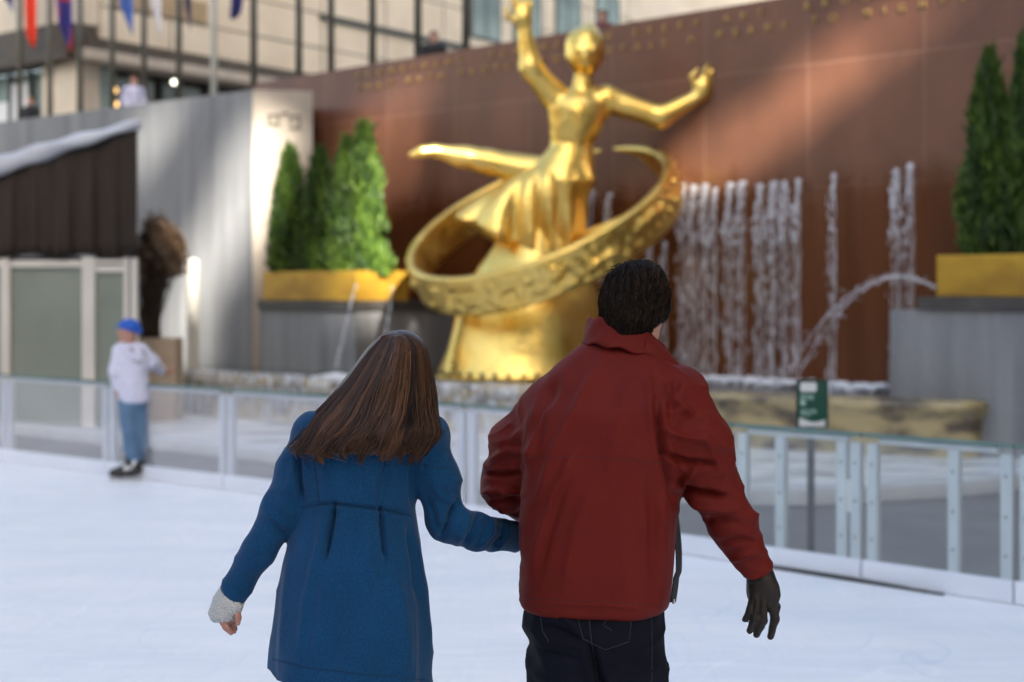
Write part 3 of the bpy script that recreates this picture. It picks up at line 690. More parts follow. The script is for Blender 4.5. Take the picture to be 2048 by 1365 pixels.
for i in range(len(B)-1):
    a, b = Pbar(B[i]), Pbar(B[i+1]); u = (b-a).normalized(); L = (b-a).length; m = Vector((-u.y,u.x)); m = m if m.y > 0 else -m
    a = a+u*.006; b = b-u*.006
    t = empty('rink_barrier', v3(a,0), labs[i], 'barrier', 'rink barrier panels')
    u3 = v3(u,0); m3 = v3(m,0)
    def bx(c, z0, z1, hw, hd, mb): mb.obox(v3(c, (z0+z1)/2), u3, m3, Z3, hw, hd, (z1-z0)/2)
    mid = (a+b)/2; H = (L-.012)/2
    mb = MB(); bx(mid+m*.0, .004, .13, H, .022, mb); mb.build('kickboard', M['kick'], t, bevel=.004)
    mb = MB(); bx(mid+m*.0, .132, .872, H-.003, .005, mb); mb.build('pane', M['hazeglass'] if B[i] < 1100 else M['glass'], t)
    mb = MB(); bx(mid+m*.028, .835, .868, H-.1, .02, mb); mb.build('rail', M['alu'], t, bevel=.004)
    mb = MB(); bx(mid+m*.004, .874, .896, H, .02, mb); mb.build('top_edge', M['rail'], t, bevel=.004)
    xs = [.05, L-.062]
    if B[i] == 1467: xs += [L*.36, L*.83]
    if B[i] == 1725: xs += [L*.60]
    for x in xs:
        mb = MB(); bx(a+u*x+m*.034, .004, .832, .034, .026, mb)
        po = mb.build('post', M['alu'], t, bevel=.006)
        if B[i] > 1100:
            for z in (.25,.47,.70):
                mb = MB(); bx(a+u*x+m*.006, z, z+.016, .008, .0015, mb); mb.build('bolt', M['grey'], po)
    if B[i] == 1467:
        mb = MB(); bx(a+u*(L*.9)+m*.032, .40, .60, .045, .012, mb); mb.build('latch_plate', M['white'], t, bevel=.004)
a, b = Pbar(1545), Pbar(1895); mb = MB(); u = (b-a).normalized(); m = Vector((-u.y,u.x)); m = m if m.y>0 else -m
for k in range(10):
    p, q = a.lerp(b, k/10), a.lerp(b, (k+1)/10); mb.wbox(p-m*(.05+.002*k), q-m*(.05+.002*k), .003, .012+.010*math.sin(1+k*.25), .03)
tag(mb.build('gate_gap_strip', M['rubber']), 'thin black strip on the ice for the dark gap beneath the barrier gate', 'strip')  # black strip laid on the ice to draw the dark gap under the gate

# green sign on its post behind the barrier
sd = 9.35; sc_ = sd/FPX; c = W(1624,862,sd)
t = empty('sign', (c.x, sd, 0), 'small green sign with white lettering on a dark post behind the barrier', 'sign')
mb = MB(); mb.box(c.x-.022, c.x+.022, sd+.015, sd+.055, -.02, W(0,765,sd).z); mb.build('post', M['rubber'], t, bevel=.004)
sx0, sx1, sz0, sz1 = W(1592,0,sd).x, W(1656,0,sd).x, W(0,856,sd).z, W(0,760,sd).z
mb = MB(); mb.box(sx0, sx1, sd-.012, sd+.012, sz0, sz1); bd = mb.build('frame', M['rubber'], t, bevel=.005)
mb = MB(); mb.box(sx0+.010, sx1-.010, sd-.016, sd-.0125, sz0+.004, sz1-.010); mb.build('panel', M['green_sign'], t)
mb = MB()
def spx(x, y): return W(1560+x/10.5, 740+y/10.5, sd)
def rrect(x0,y0,x1,y1,r=4):
    pts = []
    for cx, cy, a0 in ((x1-r,y0+r,-90),(x1-r,y1-r,0),(x0+r,y1-r,90),(x0+r,y0+r,180)):
        for k in range(4):
            an = math.radians(a0+k*30); p = spx(cx+r*math.cos(an), cy+r*math.sin(an)); pts.append((p.x, sd-.0165, p.z))
    mb.prism(pts, (0,-.0025,0))
rrect(415,262,755,455,40); mb.build('white_field', M['white'], t); mb = MB()
wv = [];
for k in range(13):
    x = 385+k*46; y = 1045+38*math.sin((k-3)/12*math.pi*1.5)+ (0 if k<5 else 10); p = spx(x,y); wv.append((p.x, sd-.0165, p.z))
lo_ = [spx(937,1185), spx(385,1185)]
mb.prism(wv+[(p.x, sd-.0165, p.z) for p in lo_], (0,-.0025,0))
mb.build('white_wave', M['white'], t)
mb = MB()
for (x0,y0,x1,y1) in ((415,525,560,560),(580,525,690,560),(415,590,500,625),(520,590,700,615),(415,640,520,740),(415,830,600,855),(620,830,745,855),(415,880,560,905),(580,880,760,905),(415,930,640,955)): rrect(x0,y0,x1,y1,10)
mb.build('lettering', std('pale_lettering', (.42,.62,.54), (.38,.58,.50), (5,5,5), .5), t)

# pavilion with frosted panes on the left
pd = 18.0; pv = empty('pavilion', W(130,755,pd)*1, 'brown awning pavilion with frosted glass panes on the left', 'pavilion'); pv.location.z = 0
x0, x1 = W(-170,0,pd).x, W(275,0,pd).x; zb = W(0,513,pd).z
def ztop(x): return np.interp(x, [x0, x1], [W(0,392,pd).z, W(0,252,pd).z])
rows = []
xs = np.linspace(x0, x1, 160)
for k in range(9):
    row = []
    for x in xs:
        z = zb+(ztop(x)-zb)*k/8; yy = .035*math.sin(x*19)+.02*math.sin(x*43+1)+.02*math.sin(x*7)
        row.append((x, pd+yy*(1-.7*(k/8)), z+(.02*math.sin(x*9) if k == 0 else 0)))
    rows.append(row)
mb = MB(); mb.grid(rows); mb.build('awning', M['brown_cloth'], pv, True, solid=.03)
kx = (pd+3)/pd*1.03; mb = MB(); mb.prism([(x1-.03,pd+.03,zb),(x1*kx,pd+3,zb),(x1*kx,pd+3,ztop(x1)),(x1-.03,pd+.03,ztop(x1))], (-.03,0,0)); mb.build('awning_side', M['brown_cloth'], pv)
rows = []
for k in range(5):
    row = []
    for x in np.linspace(x0, x1+.06, 60):
        w_ = np.interp(x, [x0, x1], [.36, .10]); q = k/4
        row.append((x, pd-.07-.05*math.sin(q*3.1)+.03*math.sin(x*5+q*2), ztop(x)+w_*(q-.35)+.015*math.sin(x*11+q*5)))
    rows.append(row)
mb = MB(); mb.grid(rows); mb.build('roof_edge', M['white_vinyl'], pv, True, solid=.02)
mb = MB(); mb.prism([(x0,pd,ztop(x0)+.02),(x1,pd,ztop(x1)+.02),(x1*kx,pd+3,ztop(x1)+.02),(x0,pd+3,ztop(x0)+.02)], (0,0,.05)); mb.build('roof', M['white_vinyl'], pv)
for (a_, b_, yt) in ((2,20,516),(164,190,520),(-160,-140,516)):
    mb = MB(); mb.box(W(a_,0,pd).x, W(b_,0,pd).x, pd-.02, pd+.12, 0, zb-.012); mb.build('post', M['cream'], pv, bevel=.01)
for (a_, b_, yt) in ((20,164,535),(190,248,545),(-140,2,535)):
    zt = W(0,yt,pd).z; xa, xb = W(a_,0,pd).x+.003, W(b_,0,pd).x-.003
    mb = MB(); mb.box(xa, xb, pd+.04, pd+.055, .05, zt); pn_ = mb.build('pane', M['frost'], pv)
    mb = MB(); mb.box(xa, xb, pd+.0, pd+.038, zt+.002, zt+.09); mb.build('frame', M['cream'], pn_)
mb = MB(); mb.box(W(248,0,pd).x, W(257,0,pd).x, pd-.02, pd+.05, 0, zb-.02); mb.build('door_frame', M['cream'], pv, bevel=.005)
mb = MB(); mb.box(W(190,0,pd).x+.002, W(257,0,pd).x-.06, pd-.02, pd+.03, W(0,527,pd).z, W(0,520,pd).z); mb.build('door_frame', M['cream'], pv, bevel=.005)
mb = MB(); mb.box(W(262,0,pd).x, W(274,0,pd).x, pd+.0, pd+.08, 0, zb-.02)
mb.build('door_frame', M['cream'], pv, bevel=.005)
mb = MB(); mb.box(x0, x1*kx-.05, pd+2.9, pd+3.0, 0, zb-.02); mb.build('rear_wall', M['dark'], pv); mb = MB(); mb.prism([(x0,pd+.09,zb-.012),(x1-.06,pd+.09,zb-.012),(x1*kx-.06,pd+2.88,zb-.012),(x0,pd+2.88,zb-.012)],(0,0,.01)); mb.build('ceiling', M['dark'], pv)

# dried shrub in a beige planter, white post
dd = 19.2; c = W(322,700,dd)
t = empty('shrub', (c.x, dd, 0), 'dried brown round-headed shrub in a beige planter beside the pavilion', 'plant')
mb = MB(); zt = W(0,676,dd).z; zb_ = 0
mb.box(W(288,0,dd).x, W(359,0,dd).x, dd-.24, dd+.24, 0, zt); mb.build('pot', M['planter_stone'], t, bevel=.02)
mb = MB(); cc = W(322,492,dd)
for i in range(60):
    a = frng.random()*6.28; r0 = .11*frng.random()**.5; b0 = Vector((W(300,0,dd).x+r0*math.cos(a)*1.3, dd+r0*math.sin(a), zt-.05)); e = cc+Vector((frng.normal()*.13, frng.normal()*.13, -.1+frng.normal()*.1))
    md = b0.lerp(e, .55)+Vector((-.07+frng.normal()*.05, frng.normal()*.05, 0)); mb.tube([b0, b0.lerp(md,.5)+Vector((-.02,0,0)), md, e], [.016,.015,.012,.006], 5)
mb.build('stem', M['bark'], t)
v = []; f = []; tone = []
for i in range(6500):
    d = Vector((frng.normal(), frng.normal(), frng.normal())).normalized(); lob = 1+.22*math.sin(4*d.x+3*d.z)+.15*math.sin(7*d.y+5*d.z+2)
    p = cc+Vector((d.x*.33, d.y*.33, d.z*(.36 if d.z > 0 else .46)))*lob*(.5+.55*frng.random()**.6)
    q = Vector((frng.normal(), frng.normal(), frng.normal()-.5)).normalized(); s_ = q.cross(d).normalized()*(.008+.014*frng.random()); L = .04+.05*frng.random(); b = len(v)
    v += [tuple(p), tuple(p+q*L*.5+s_), tuple(p+q*L), tuple(p+q*L*.5-s_)]; f.append((b,b+1,b+2,b+3)); tn = np.clip(.4+.3*frng.normal()+.25*math.sin(9*d.x+7*d.z), 0, 1); tone += [tn]*4
me = bpy.data.meshes.new('crown'); me.from_pydata(v, [], f); tone_attr(me, tone); link_mesh('crown', me, M['dried'], t)
mb = MB(); c = W(386,735,20.3); mb.lathe((c.x,20.3,0), [(.085,0),(.085,W(0,520,20.3).z-.03),(.07,W(0,520,20.3).z),(.02,W(0,517,20.3).z)], 20)
tag(mb.build('bollard', M['cream'], smooth=False, bevel=.004), 'slim cream post standing against the grey wall', 'post')
# ------------------------------------------------------------------ street level: limestone building, flagpoles, passers-by
CA = Vector(((160-1024)/FPX*40, 40)); rd = Vector((.6,.8)); ld = Vector((-.8,.6)); PZ = 4.35
rn = Vector((.8,-.6)); ln = Vector((-.6,-.8))
bld = empty('limestone_building', v3(CA, PZ), 'beige limestone building with bronze cornice and shop windows above the plaza', 'building')
def slab(name, mat, al0, al1, z0, z1, out, thick, d=rd, nn=rn, parent=bld, bev=0):
    mb = MB(); c = CA+d*((al0+al1)/2)+nn*(out-thick/2); mb.obox(v3(c,(z0+z1)/2), v3(d,0), v3(nn,0), Z3, (al1-al0)/2, thick/2, (z1-z0)/2)
    return mb.build(name, mat, parent, bevel=bev)
# right-hand street front
slab('wall', M['stone'], .7, 12.2, 8.92, 22, 0, .6)
slab('wall', M['stone'], 12.206, 60, PZ, 22, 0, .6)
slab('wall', M['stone'], 8.6, 12.2, PZ, 8.28, 0, .6)
slab('cornice', M['cornice'], -.05, 14.0, 8.56, 8.90, .35, .9)
slab('cornice', M['cornice'], 14.02, 40, 8.60, 8.86, .14, .12)
slab('ledge', M['pier'], -.2, 8.3, 8.24, 8.54, .5, 1.0, bev=.03)
for z in (9.9, 11.05, 12.4, 13.8): slab('string_course', M['cornice'], .72, 60, z-.02, z+.02, .012, .02)
slab('string_course', M['dark'], 9.5, 60, 10.86, 11.02, .10, .08)
for al in (3.2, 6.4, 9.6, 12.8, 16, 19.2, 22.4, 25.6, 28.8): slab('joint', M['cornice'], al, al+.035, 8.95, 21, .010, .015)
slab('shop_front', M['darkglass'], .7, 8.6, PZ, 8.7, -.7, .1)
for al in (1.5, 3.3, 5.1, 6.9, 8.5): slab('mullion', M['dark'], al, al+.14, PZ, 8.2, -.55, .1)
slab('shop_glass', M['shopglass'], .75, 1.45, PZ, 8.2, -.3, .1)
for al in (8.75, 9.3, 9.85, 10.5, 11.1): slab('pillar', M['pier'], al, al+.25, 6.3, 8.2, .3, .25, bev=.02)
# corner pier and left-hand front
slab('pillar', M['pier'], -.02, .68, PZ, 8.2, .0, .6)
slab('wall', M['stone'], .0, 22, 9.3, 22, 0, .6, ld, ln)
slab('cornice', M['cornice'], -.1, 22, 8.25, 9.25, .55, 1.0, ld, ln)
slab('pillar', M['stone'], .02, 1.7, PZ, 8.2, .05, .6, ld, ln)
slab('shop_glass', M['shopglass'], 1.75, 22, PZ, 8.2, -.3, .1, ld, ln)
for al in (2.6, 3.6, 4.6): slab('mullion', M['dark'], al, al+.08, PZ, 8.2, -.15, .1, ld, ln)
slab('blind', M['white'], 2.75, 3.55, 5.2, 7.9, -.2, .06, ld, ln); slab('blind', M['white'], 3.72, 4.5, 4.6, 7.4, -.2, .06, ld, ln)
slab('sign_band', std('faded_sign',(.42,.30,.17),(.34,.24,.13),(3,3,6),.6), 1.1, 4.6, 9.95, 10.6, .06, .05)
# upper windows on the right
for k, al in enumerate((17.6, 20.3, 23.2, 26.2)):
    fr = slab('window', M['dark'], al, al+1.9, 11.4, 14.6, .03, .1)
    slab('pane', M['shopglass'], al+.12, al+.9, 11.5, 14.5, .05, .03, parent=fr); slab('pane', M['shopglass'], al+1.0, al+1.78, 11.5, 14.5, .05, .03, parent=fr)
def wall_lamp(px, py, Y, col, st, r, lb):
    p = W(px, py, Y); t = empty('lamp', (p.x,p.y,PZ), lb, 'lamp')
    mb = MB(); mb.tube([(p.x,p.y,PZ),(p.x,p.y,p.z-r)], .03, 6); mb.build('stand', M['dark'], t)
    mb = MB(); mb.lathe((p.x,p.y,p.z), [(r*math.cos(a)+.001, r*math.sin(a)) for a in np.linspace(-1.5,1.5,9)], 14); mb.build('globe', lamp_mat('lamp_glow', col, st), t, True)
wall_lamp(348,165,38.0,(1,.93,.75),1.0,.06,'small round white lamp shining in front of the dark shop window')
wall_lamp(229,181,39.6,(1,.55,.12),.5,.085,'orange lamp glowing in the dark shop entrance, upper one')
wall_lamp(231,209,39.6,(1,.55,.12),.5,.08,'orange lamp glowing in the dark shop entrance, lower one')

fl = {40:None}
poles = [40,100,160,225,288,358,428,508,598,662,745,836,932]
def flagmat(name, c1, c2, bands):
    m, t, b = mat_new(name); tc = N(t,'ShaderNodeTexCoord'); sp = N(t,'ShaderNodeSeparateXYZ'); t.links.new(tc.outputs['Object'], sp.inputs[0])
    rmp = ramp(t, sp.outputs[2], [(0,c1),(1,c2)]); mr = None
    nz = N(t,'ShaderNodeTexNoise'); nz.inputs['Scale'].default_value = 1.3; t.links.new(tc.outputs['Object'], nz.inputs[0])
    t.links.new(ramp(t, nz.outputs[0], [(.46,c1),(.54,c2)]) if bands else ramp(t, nz.outputs[0], [(.3,c1),(.7,tuple(x*.9 for x in c1))]), b.inputs['Base Color'])
    b.inputs['Roughness'].default_value = .8; return m
FL = {'red': flagmat('red_flag',(.75,.07,.03),(.75,.07,.03),0), 'bluered': flagmat('blue_red_flag',(.03,.035,.22),(.45,.03,.03),1), 'light': flagmat('light_blue_flag',(.10,.20,.55),(.1,.2,.5),0),
      'white': flagmat('white_flag',(.75,.75,.78),(.7,.7,.7),0), 'navy': flagmat('navy_flag',(.03,.035,.20),(.03,.03,.2),0)}
flags = {40:('red',62,97,30,'orange red flag hanging from the leftmost pole'), 100:('bluered',118,95,62,'dark blue flag with red patches hanging beside the orange red flag'), 225:('light',250,62,40,'light blue flag hanging between the leftmost poles'),
         288:('white',310,68,32,'white flag hanging limp from its pole'), 358:('navy',372,52,24,'narrow navy flag right of the white flag'), 508:('navy',484,30,40,'navy flag tip hanging at the top edge of the photo'), 745:('navy',757,10,18,'tip of a navy flag above the red wall'), -14:('navy',14,18,34,'navy flag in the top left corner of the photo')}
for i, px in enumerate(sorted(poles+[-14])):
    s = Sred(px)*.78; d = FPX/s; p = W(px, 0, d)
    lb = {428:'pale grey flagpole, the only light one of the row', -14:'dark flagpole outside the left edge of the photo'}.get(px)
    if not lb:
        o_ = ['leftmost','second','third','fourth','fifth','sixth','','seventh dark','eighth dark','ninth dark','tenth dark','eleventh dark','rightmost'][poles.index(px)]
        lb = 'dark slim flagpole above the sunken rink, %s in the row from the left' % o_
    t = empty('flagpole', (p.x,d,PZ), lb, 'flagpole', 'row of flagpoles')
    mt = M['polelight'] if px == 428 else M['pole']
    mb = MB(); mb.tube([(p.x,d,PZ),(p.x,d,PZ+4),(p.x,d,PZ+10.5)], [.085,.075,.05], 12); mb.build('shaft', mt, t, True)
    mb = MB(); mb.lathe((p.x,d,PZ+.002), [(.16,0),(.16,.12),(.10,.2),(.085,.4)], 14); mb.build('base', mt, t)
    mb = MB(); mb.lathe((p.x,d,PZ+10.5), [(.02,0),(.09,.05),(.11,.11),(.08,.18),(.01,.22)], 12); mb.build('finial', M['gilt'], t)
    if px in flags:
        kind, fx, by, wpx, lb = flags[px]; c = W(fx, by, d); hw = wpx/s/2; topz = PZ+9.6; rows = []
        sgn = 1 if fx > px else -1; x0 = p.x+sgn*.06; x1 = c.x+sgn*hw
        for a in range(26):
            q = a/25; row = []
            for b in range(22):
                r = b/21; x = x0+(x1-x0)*r*(.55+.45*q); zz = topz-(topz-c.z)*q*(.55+.45*math.sin(min(1,.25+r)*1.6)) if r > .3 else topz-(topz-c.z)*q*(.62+r)
                row.append((x+.03*math.sin(q*7+r*3), d+.09*math.sin(r*9+q*2)*(.4+q)-.02, zz+.12*math.sin(r*6+px)*q))
            rows.append(row)
        mb = MB(); mb.grid(rows); o = mb.build('flag', FL[kind], None, True, solid=.008)
        tag(o, lb, 'flag', 'flags on the poles')

# unseen buildings round the square, added and sized to cut the sky light
def tower(name, x0, x1, y0, y1, h, label):
    t = empty(name, ((x0+x1)/2,(y0+y1)/2,0), label, 'building')
    mb = MB(); mb.box(x0,x1,y0,y1,0,h); mb.build('wall', M['tower'], t); return t
tower('office_block', -52, -30, -50, 24, 17, 'unseen stone office block west of the sunken rink, kept low to let sky light in')
tower('office_block', 14.5, 42, -8, 40, 46, 'unseen stone office block east of the sunken rink, set close to darken the right side')
tower('office_block', -40, 1.0, -62, -44, 34, 'unseen stone office block behind the camera, added to cut the sky light')
# unseen screen added to the south: its holes are cut to shape the sun bands
TY = -66.0
def to_screen(p):
    k = (p.y-TY)/-SUN.y; q = Vector(p)+SUN*k; return (q.x, q.z)
def on_line(px, py, P, d):                             # point at a pixel on the vertical plane through P along d (2d)
    r = Vector(((px-1024)/FPX, 1)); k = (P.x*d.y-P.y*d.x)/(r.x*d.y-r.y*d.x); return Vector((r.x*k, k, CAMH-(py-HOR)*k/FPX))
holes = []
holes.append([to_screen(on_line(x,y,ga,gd)) for x,y in ((500,215),(506,420),(470,500),(415,640),(405,760),(318,760),(318,640),(395,470),(440,370),(478,270))])
holes.append([to_screen(on_line(x,y,ga,gd)) for x,y in ((285,205),(372,195),(318,300),(280,345))])
holes.append([to_screen(on_line(x,y,ga,pu)) for x,y in ((508,235),(545,215),(580,270),(545,400),(515,520),(508,520))])
holes.append([to_screen(on_line(x,y,RA,U2)) for x,y in ((1690,40),(1900,-20),(1850,40),(1560,270),(1420,345),(1290,345),(1440,250),(1600,140))])
holes.append([to_screen(on_line(x,y,RA,U2)) for x,y in ((700,215),(790,165),(850,160),(800,330),(760,440),(770,300))])
holes.append([to_screen(v3(LPa+U2*a-N2*b, z)) for a,b,z in ((2.17,-.02,1.55),(2.2,1.0,1.55),(2.35,1.1,2.9),(2.1,.6,4.2),(1.85,.4,4.2),(1.8,.1,2.6),(2.13,-.02,2.1))])
def ccw(p): return p if sum(a[0]*b[1]-b[0]*a[1] for a, b in zip(p, p[1:]+p[:1])) > 0 else p[::-1]
def hull(pts):
    pts = sorted(set(pts)); 
    def half(ps):
        o = []
        for p in ps:
            while len(o) > 1 and (o[-1][0]-o[-2][0])*(p[1]-o[-2][1])-(o[-1][1]-o[-2][1])*(p[0]-o[-2][0]) <= 0: o.pop()
            o.append(p)
        return o[:-1]
    return half(pts)+half(pts[::-1])
TX0, TX1, TH = 2.0, 58.0, 96.0
def inside(p, poly):
    c = False; j = len(poly)-1
    for i in range(len(poly)):
        a, b = poly[i], poly[j]
        if (a[1] > p[1]) != (b[1] > p[1]) and p[0] < (b[0]-a[0])*(p[1]-a[1])/(b[1]-a[1])+a[0]: c = not c
        j = i
    return c
t = empty('sun_screen', ((TX0+TX1)/2, TY, 0), 'unseen stone screen added south of the rink, holes cut to shape the sun bands', 'building')
st = .16; mb = MB(); nx = int((TX1-TX0)/st); nz0 = 30.0                # screen built from small panels, left open at the sun holes
mb.box(TX0, TX1, TY-.4, TY, 0, nz0); mb.build('wall', M['tower'], t)
mb = MB(); idx = {}
def vid(i, k):
    if (i,k) not in idx: idx[(i,k)] = len(mb.v); mb.v.append((TX0+i*st, TY-.2, nz0+k*st))
    return idx[(i,k)]
nz = int((TH-nz0)/st)
for i in range(nx):
    for k in range(nz):
        c = (TX0+(i+.5)*st, nz0+(k+.5)*st)
        if not any(inside(c, h) for h in holes): mb.f.append((vid(i,k),vid(i+1,k),vid(i+1,k+1),vid(i,k+1)))
mb.build('sun_slits', M['tower'], t, solid=.1)
# ------------------------------------------------------------------ gilded statue (a plain generic dancer with a hoop)
SY = 18.8
stt = empty('statue', (W(1045,757,SY).x, SY, .6), 'large gilded statue of a dancer balancing above a broad hoop on a cone pedestal', 'statue')
def S(px, py, dy=0): v = W(px, py, SY); return (v.x, SY+dy, v.z)
cx = W(1045,0,SY).x
mb = MB(); prof = [(1.16,.60),(1.16,.66),(1.12,.72),(1.06,1.0),(.97,1.4),(.86,1.75),(.72,2.05),(.56,2.3),(.44,2.55),(.36,2.8),(.30,2.95),(.27,2.99)]
mb.lathe((cx+.0,SY,0), prof, 64)
for i, p in enumerate(mb.v):                           # leaning and softly facetted cone
    z = p[2]; a = math.atan2(p[1]-SY, p[0]-cx); r = math.hypot(p[0]-cx, p[1]-SY); lean = .10*(z-.6)
    k = 1+.05*math.sin(5*a+z*1.6)*(1 if .75 < z < 2.8 else 0); mb.v[i] = (cx+lean+r*k*math.cos(a), SY+r*k*math.sin(a)*.85, z)
mb.build('pedestal', M['gold'], stt, True)
for k in range(40):
    mb = MB(); a = 2*math.pi*k/40; c = (cx+1.155*math.cos(a), SY+1.155*.85*math.sin(a), .69); mb.obox(c,(1,0,0),(0,1,0),(0,0,1),.025,.025,.025)
    mb.build('rivet', M['ledge'], stt)
# hoop
hc = Vector(S(1086,452)); al = math.radians(23); R = 1.80
e1 = Vector((math.cos(al),0,math.sin(al))).normalized(); e2 = Vector((.10,-.90,-.34)); e2 = (e2-e1*e2.dot(e1)).normalized(); na = e1.cross(e2).normalized()
if na.z < 0: na = -na
rows = []
prof = [(-.05,-.24),(-.03,-.27),(.04,-.27),(.06,-.24),(.05,-.20),(.055,-.16),(.055,-.13),(.055,-.1),(.055,-.06),(.055,-.02),(.055,.02),(.055,.06),(.055,.1),(.055,.13),(.055,.16),(.05,.19),(.06,.22),(.05,.26),(-.04,.26),(-.06,.22),(-.05,.18),(-.05,-.18)]
for k in range(321):
    th = 2*math.pi*k/320; d = e1*math.cos(th)+e2*math.sin(th)
    rows.append([hc+d*(R+a+(.10*max(0,noise.noise((th*7,b*9,0)))+.05*noise.noise((th*17,b*14,4)) if abs(b) < .17 and a > .05 else 0))+na*b for a, b in prof+[prof[0]]])
mb = MB(); mb.grid(rows); mb.build('hoop', M['gold'], stt, True)
for th in (.4, 2.6, 4.4):
    mb = MB(); d = e1*math.cos(th)+e2*math.sin(th); mb.tube([Vector((cx+.17,SY,2.2)), hc+d*(R-.02)-na*.1], .06, 10)
    mb.build('strut', M['gold'], stt, True)
# dancer
v = Vol((S(800,0)[0],SY-1.0,2.75),(S(1450,0)[0],SY+1.0,5.95),.026); K = .08
pel, che, nek, hed = S(1128,342), S(1158,235), S(1166,168), S(1170,108)
v.ell(pel,(.30,.24,.27),K); v.chain([pel,S(1142,290),che],[.25,.21,.30],K); v.ell(S(1158,225),(.40,.24,.30),K,Matrix.Rotation(math.radians(-10),3,'Y').to_quaternion())
v.ell(S(1150,222,-.16),(.27,.10,.17),K); v.chain([che,nek,S(1169,140)],[.20,.12,.115],K)
v.ell(hed,(.235,.265,.30),.03); v.ell(S(1170,122,-.10),(.16,.17,.17),.05)            # skull, jaw; facing the rink
v.cap(S(1170,108,-.26),S(1170,121,-.31),.03,.045,.03); v.cap(S(1158,134,-.25),S(1182,134,-.25),.016,.016,.02)
for sx in (-1,1):
    v.ell(S(1170+sx*15,106,-.235),(.05,.04,.035),.01); v.ell(S(1170+sx*35,112,0),(.03,.06,.08),.02); v.cap(S(1170+sx*24,98,-.235),S(1170+sx*6,99,-.25),.016,.016,.02)
v.ell(S(1170,92,.05),(.265,.28,.26),.03); v.ell(S(1178,62,.12),(.13,.14,.13),.05)     # hair and bun
def hand(root, d, side, sc):
    root = Vector(root); d = Vector(d).normalized(); s_ = Vector(side).normalized(); nrm = d.cross(s_)
    pc = root+d*.16*sc; v.ell(pc,(.11*sc,.085*sc,.15*sc),.05)
    for q, L in ((-.075,.17),(-.025,.21),(.025,.20),(.075,.16)):
        a = root+d*.24*sc+s_*q*sc; b = a+d*L*.55*sc+s_*q*.5*sc; c = b+d*L*.5*sc+nrm*.06*sc; v.chain([a,b,c],[.034*sc,.03*sc,.024*sc],.012)
    a = root+d*.12*sc-s_*.09*sc; b = a-s_*.10*sc+d*.05*sc; v.chain([a,b,b+d*.10*sc],[.04*sc,.034*sc,.028*sc],.015)
# arms: one lifted, one held out
v.chain([S(1112,196),S(1062,140,-.1),S(1050,68,-.12)],[.18,.145,.10],K); v.ell(S(1105,190),(.17,.16,.17),K); hand(S(1050,68,-.12),(-.10,-.1,1),(1,.2,0),1.15)
v.chain([S(1212,200),S(1320,236,-.05),S(1388,200,-.12)],[.18,.145,.10],K); v.ell(S(1212,198),(.17,.16,.17),K); hand(S(1386,202,-.12),(.55,-.1,.7),(.7,.2,-.6),1.15)
# standing leg on the tip of the cone, other leg stretched out behind
v.chain([S(1122,352,-.02),S(1112,445,-.10),S(1100,530,.0)],[.25,.16,.09],K); v.ell(S(1108,480,.05),(.14,.15,.22),K)
v.chain([S(1100,530,.02),S(1096,552,-.06),S(1090,566,-.22)],[.085,.08,.05],.05)
v.chain([S(1104,352,.06),S(975,322,.16),S(868,300,.10)],[.25,.165,.085],K); v.ell(S(930,312,.17),(.22,.14,.14),K)
v.chain([S(868,300,.10),S(845,303,.06),S(822,310,.04)],[.085,.08,.045],.04)
v.build('figure', M['gold'], stt, 3)
# tunic with a skirt blown back
v = Vol((S(820,0)[0],SY-1.0,2.3),(S(1290,0)[0],SY+1.0,5.3),.026)
v.loft([(S(0,205)[2],S(1158,0)[0],SY-.02,.43,.27,0),(S(0,250)[2],S(1153,0)[0],SY-.02,.36,.27,0),(S(0,292)[2],S(1143,0)[0],SY,.28,.245,0),(S(0,330)[2],S(1128,0)[0],SY,.40,.32,0),(S(0,365)[2],S(1100,0)[0],SY,.62,.42,0),(S(0,400)[2],S(1066,0)[0],SY+.02,.72,.48,0),(S(0,445)[2],S(1036,0)[0],SY+.04,.88,.52,0),(S(0,490)[2],S(1006,0)[0],SY+.05,1.02,.56,0),(S(0,540)[2],S(975,0)[0],SY+.06,1.12,.58,0)],.03,2.0,.05)
v.plane_cut(S(1000,478), Vector((-.50,0,-1)).normalized())
def pleat(P, n):
    z = P[:,2]; a = np.arctan2(P[:,1]-SY, P[:,0]-S(1085,0)[0]); w = np.clip((S(0,330)[2]-z)/.9, 0, 1)
    return (w*.075*np.sin(a*11+z*1.5)+.012*np.sin(a*23)*w).astype(np.float32)
v.build('tunic', M['gold'], stt, 2, pleat)
# ------------------------------------------------------------------ the couple
YC = 3.5; MP = YC/FPX
def P3(px, py, dy=0): v = W(px, py, YC+dy); return (v.x, v.y, v.z)
def zz(py): return W(0, py, YC).z
def sec(py, l, r, b, dy=0, rot=0): return (zz(py), W((l+r)/2,0,YC).x, YC+dy, (r-l)/2*MP, b, rot)
def face(v, c, fwd, up, s=1, skin_k=.01):              # features on the far side of the head
    fwd = Vector(fwd).normalized(); up = Vector(up).normalized(); rt = fwd.cross(up).normalized(); c = Vector(c)
    v.cap(c+fwd*.085*s+up*.005*s, c+fwd*.108*s-up*.03*s, .009*s, .014*s, .012)
    v.cap(c+fwd*.092*s-up*.058*s-rt*.02*s, c+fwd*.092*s-up*.058*s+rt*.02*s, .006*s, .006*s, .006)
    v.cap(c+fwd*.075*s-up*.10*s, c+fwd*.083*s-up*.098*s, .02*s, .018*s, .02)
    for q in (-1,1):
        v.ell(c+fwd*.078*s+rt*q*.032*s+up*.012*s, (.014*s,)*3, .006)
        v.cap(c+fwd*.084*s+rt*q*.015*s+up*.032*s, c+fwd*.076*s+rt*q*.05*s+up*.03*s, .007*s, .007*s, .01)
        v.ell(c+rt*q*.073*s-up*.012*s-fwd*.005*s, (.011*s,.02*s,.030*s), .006)
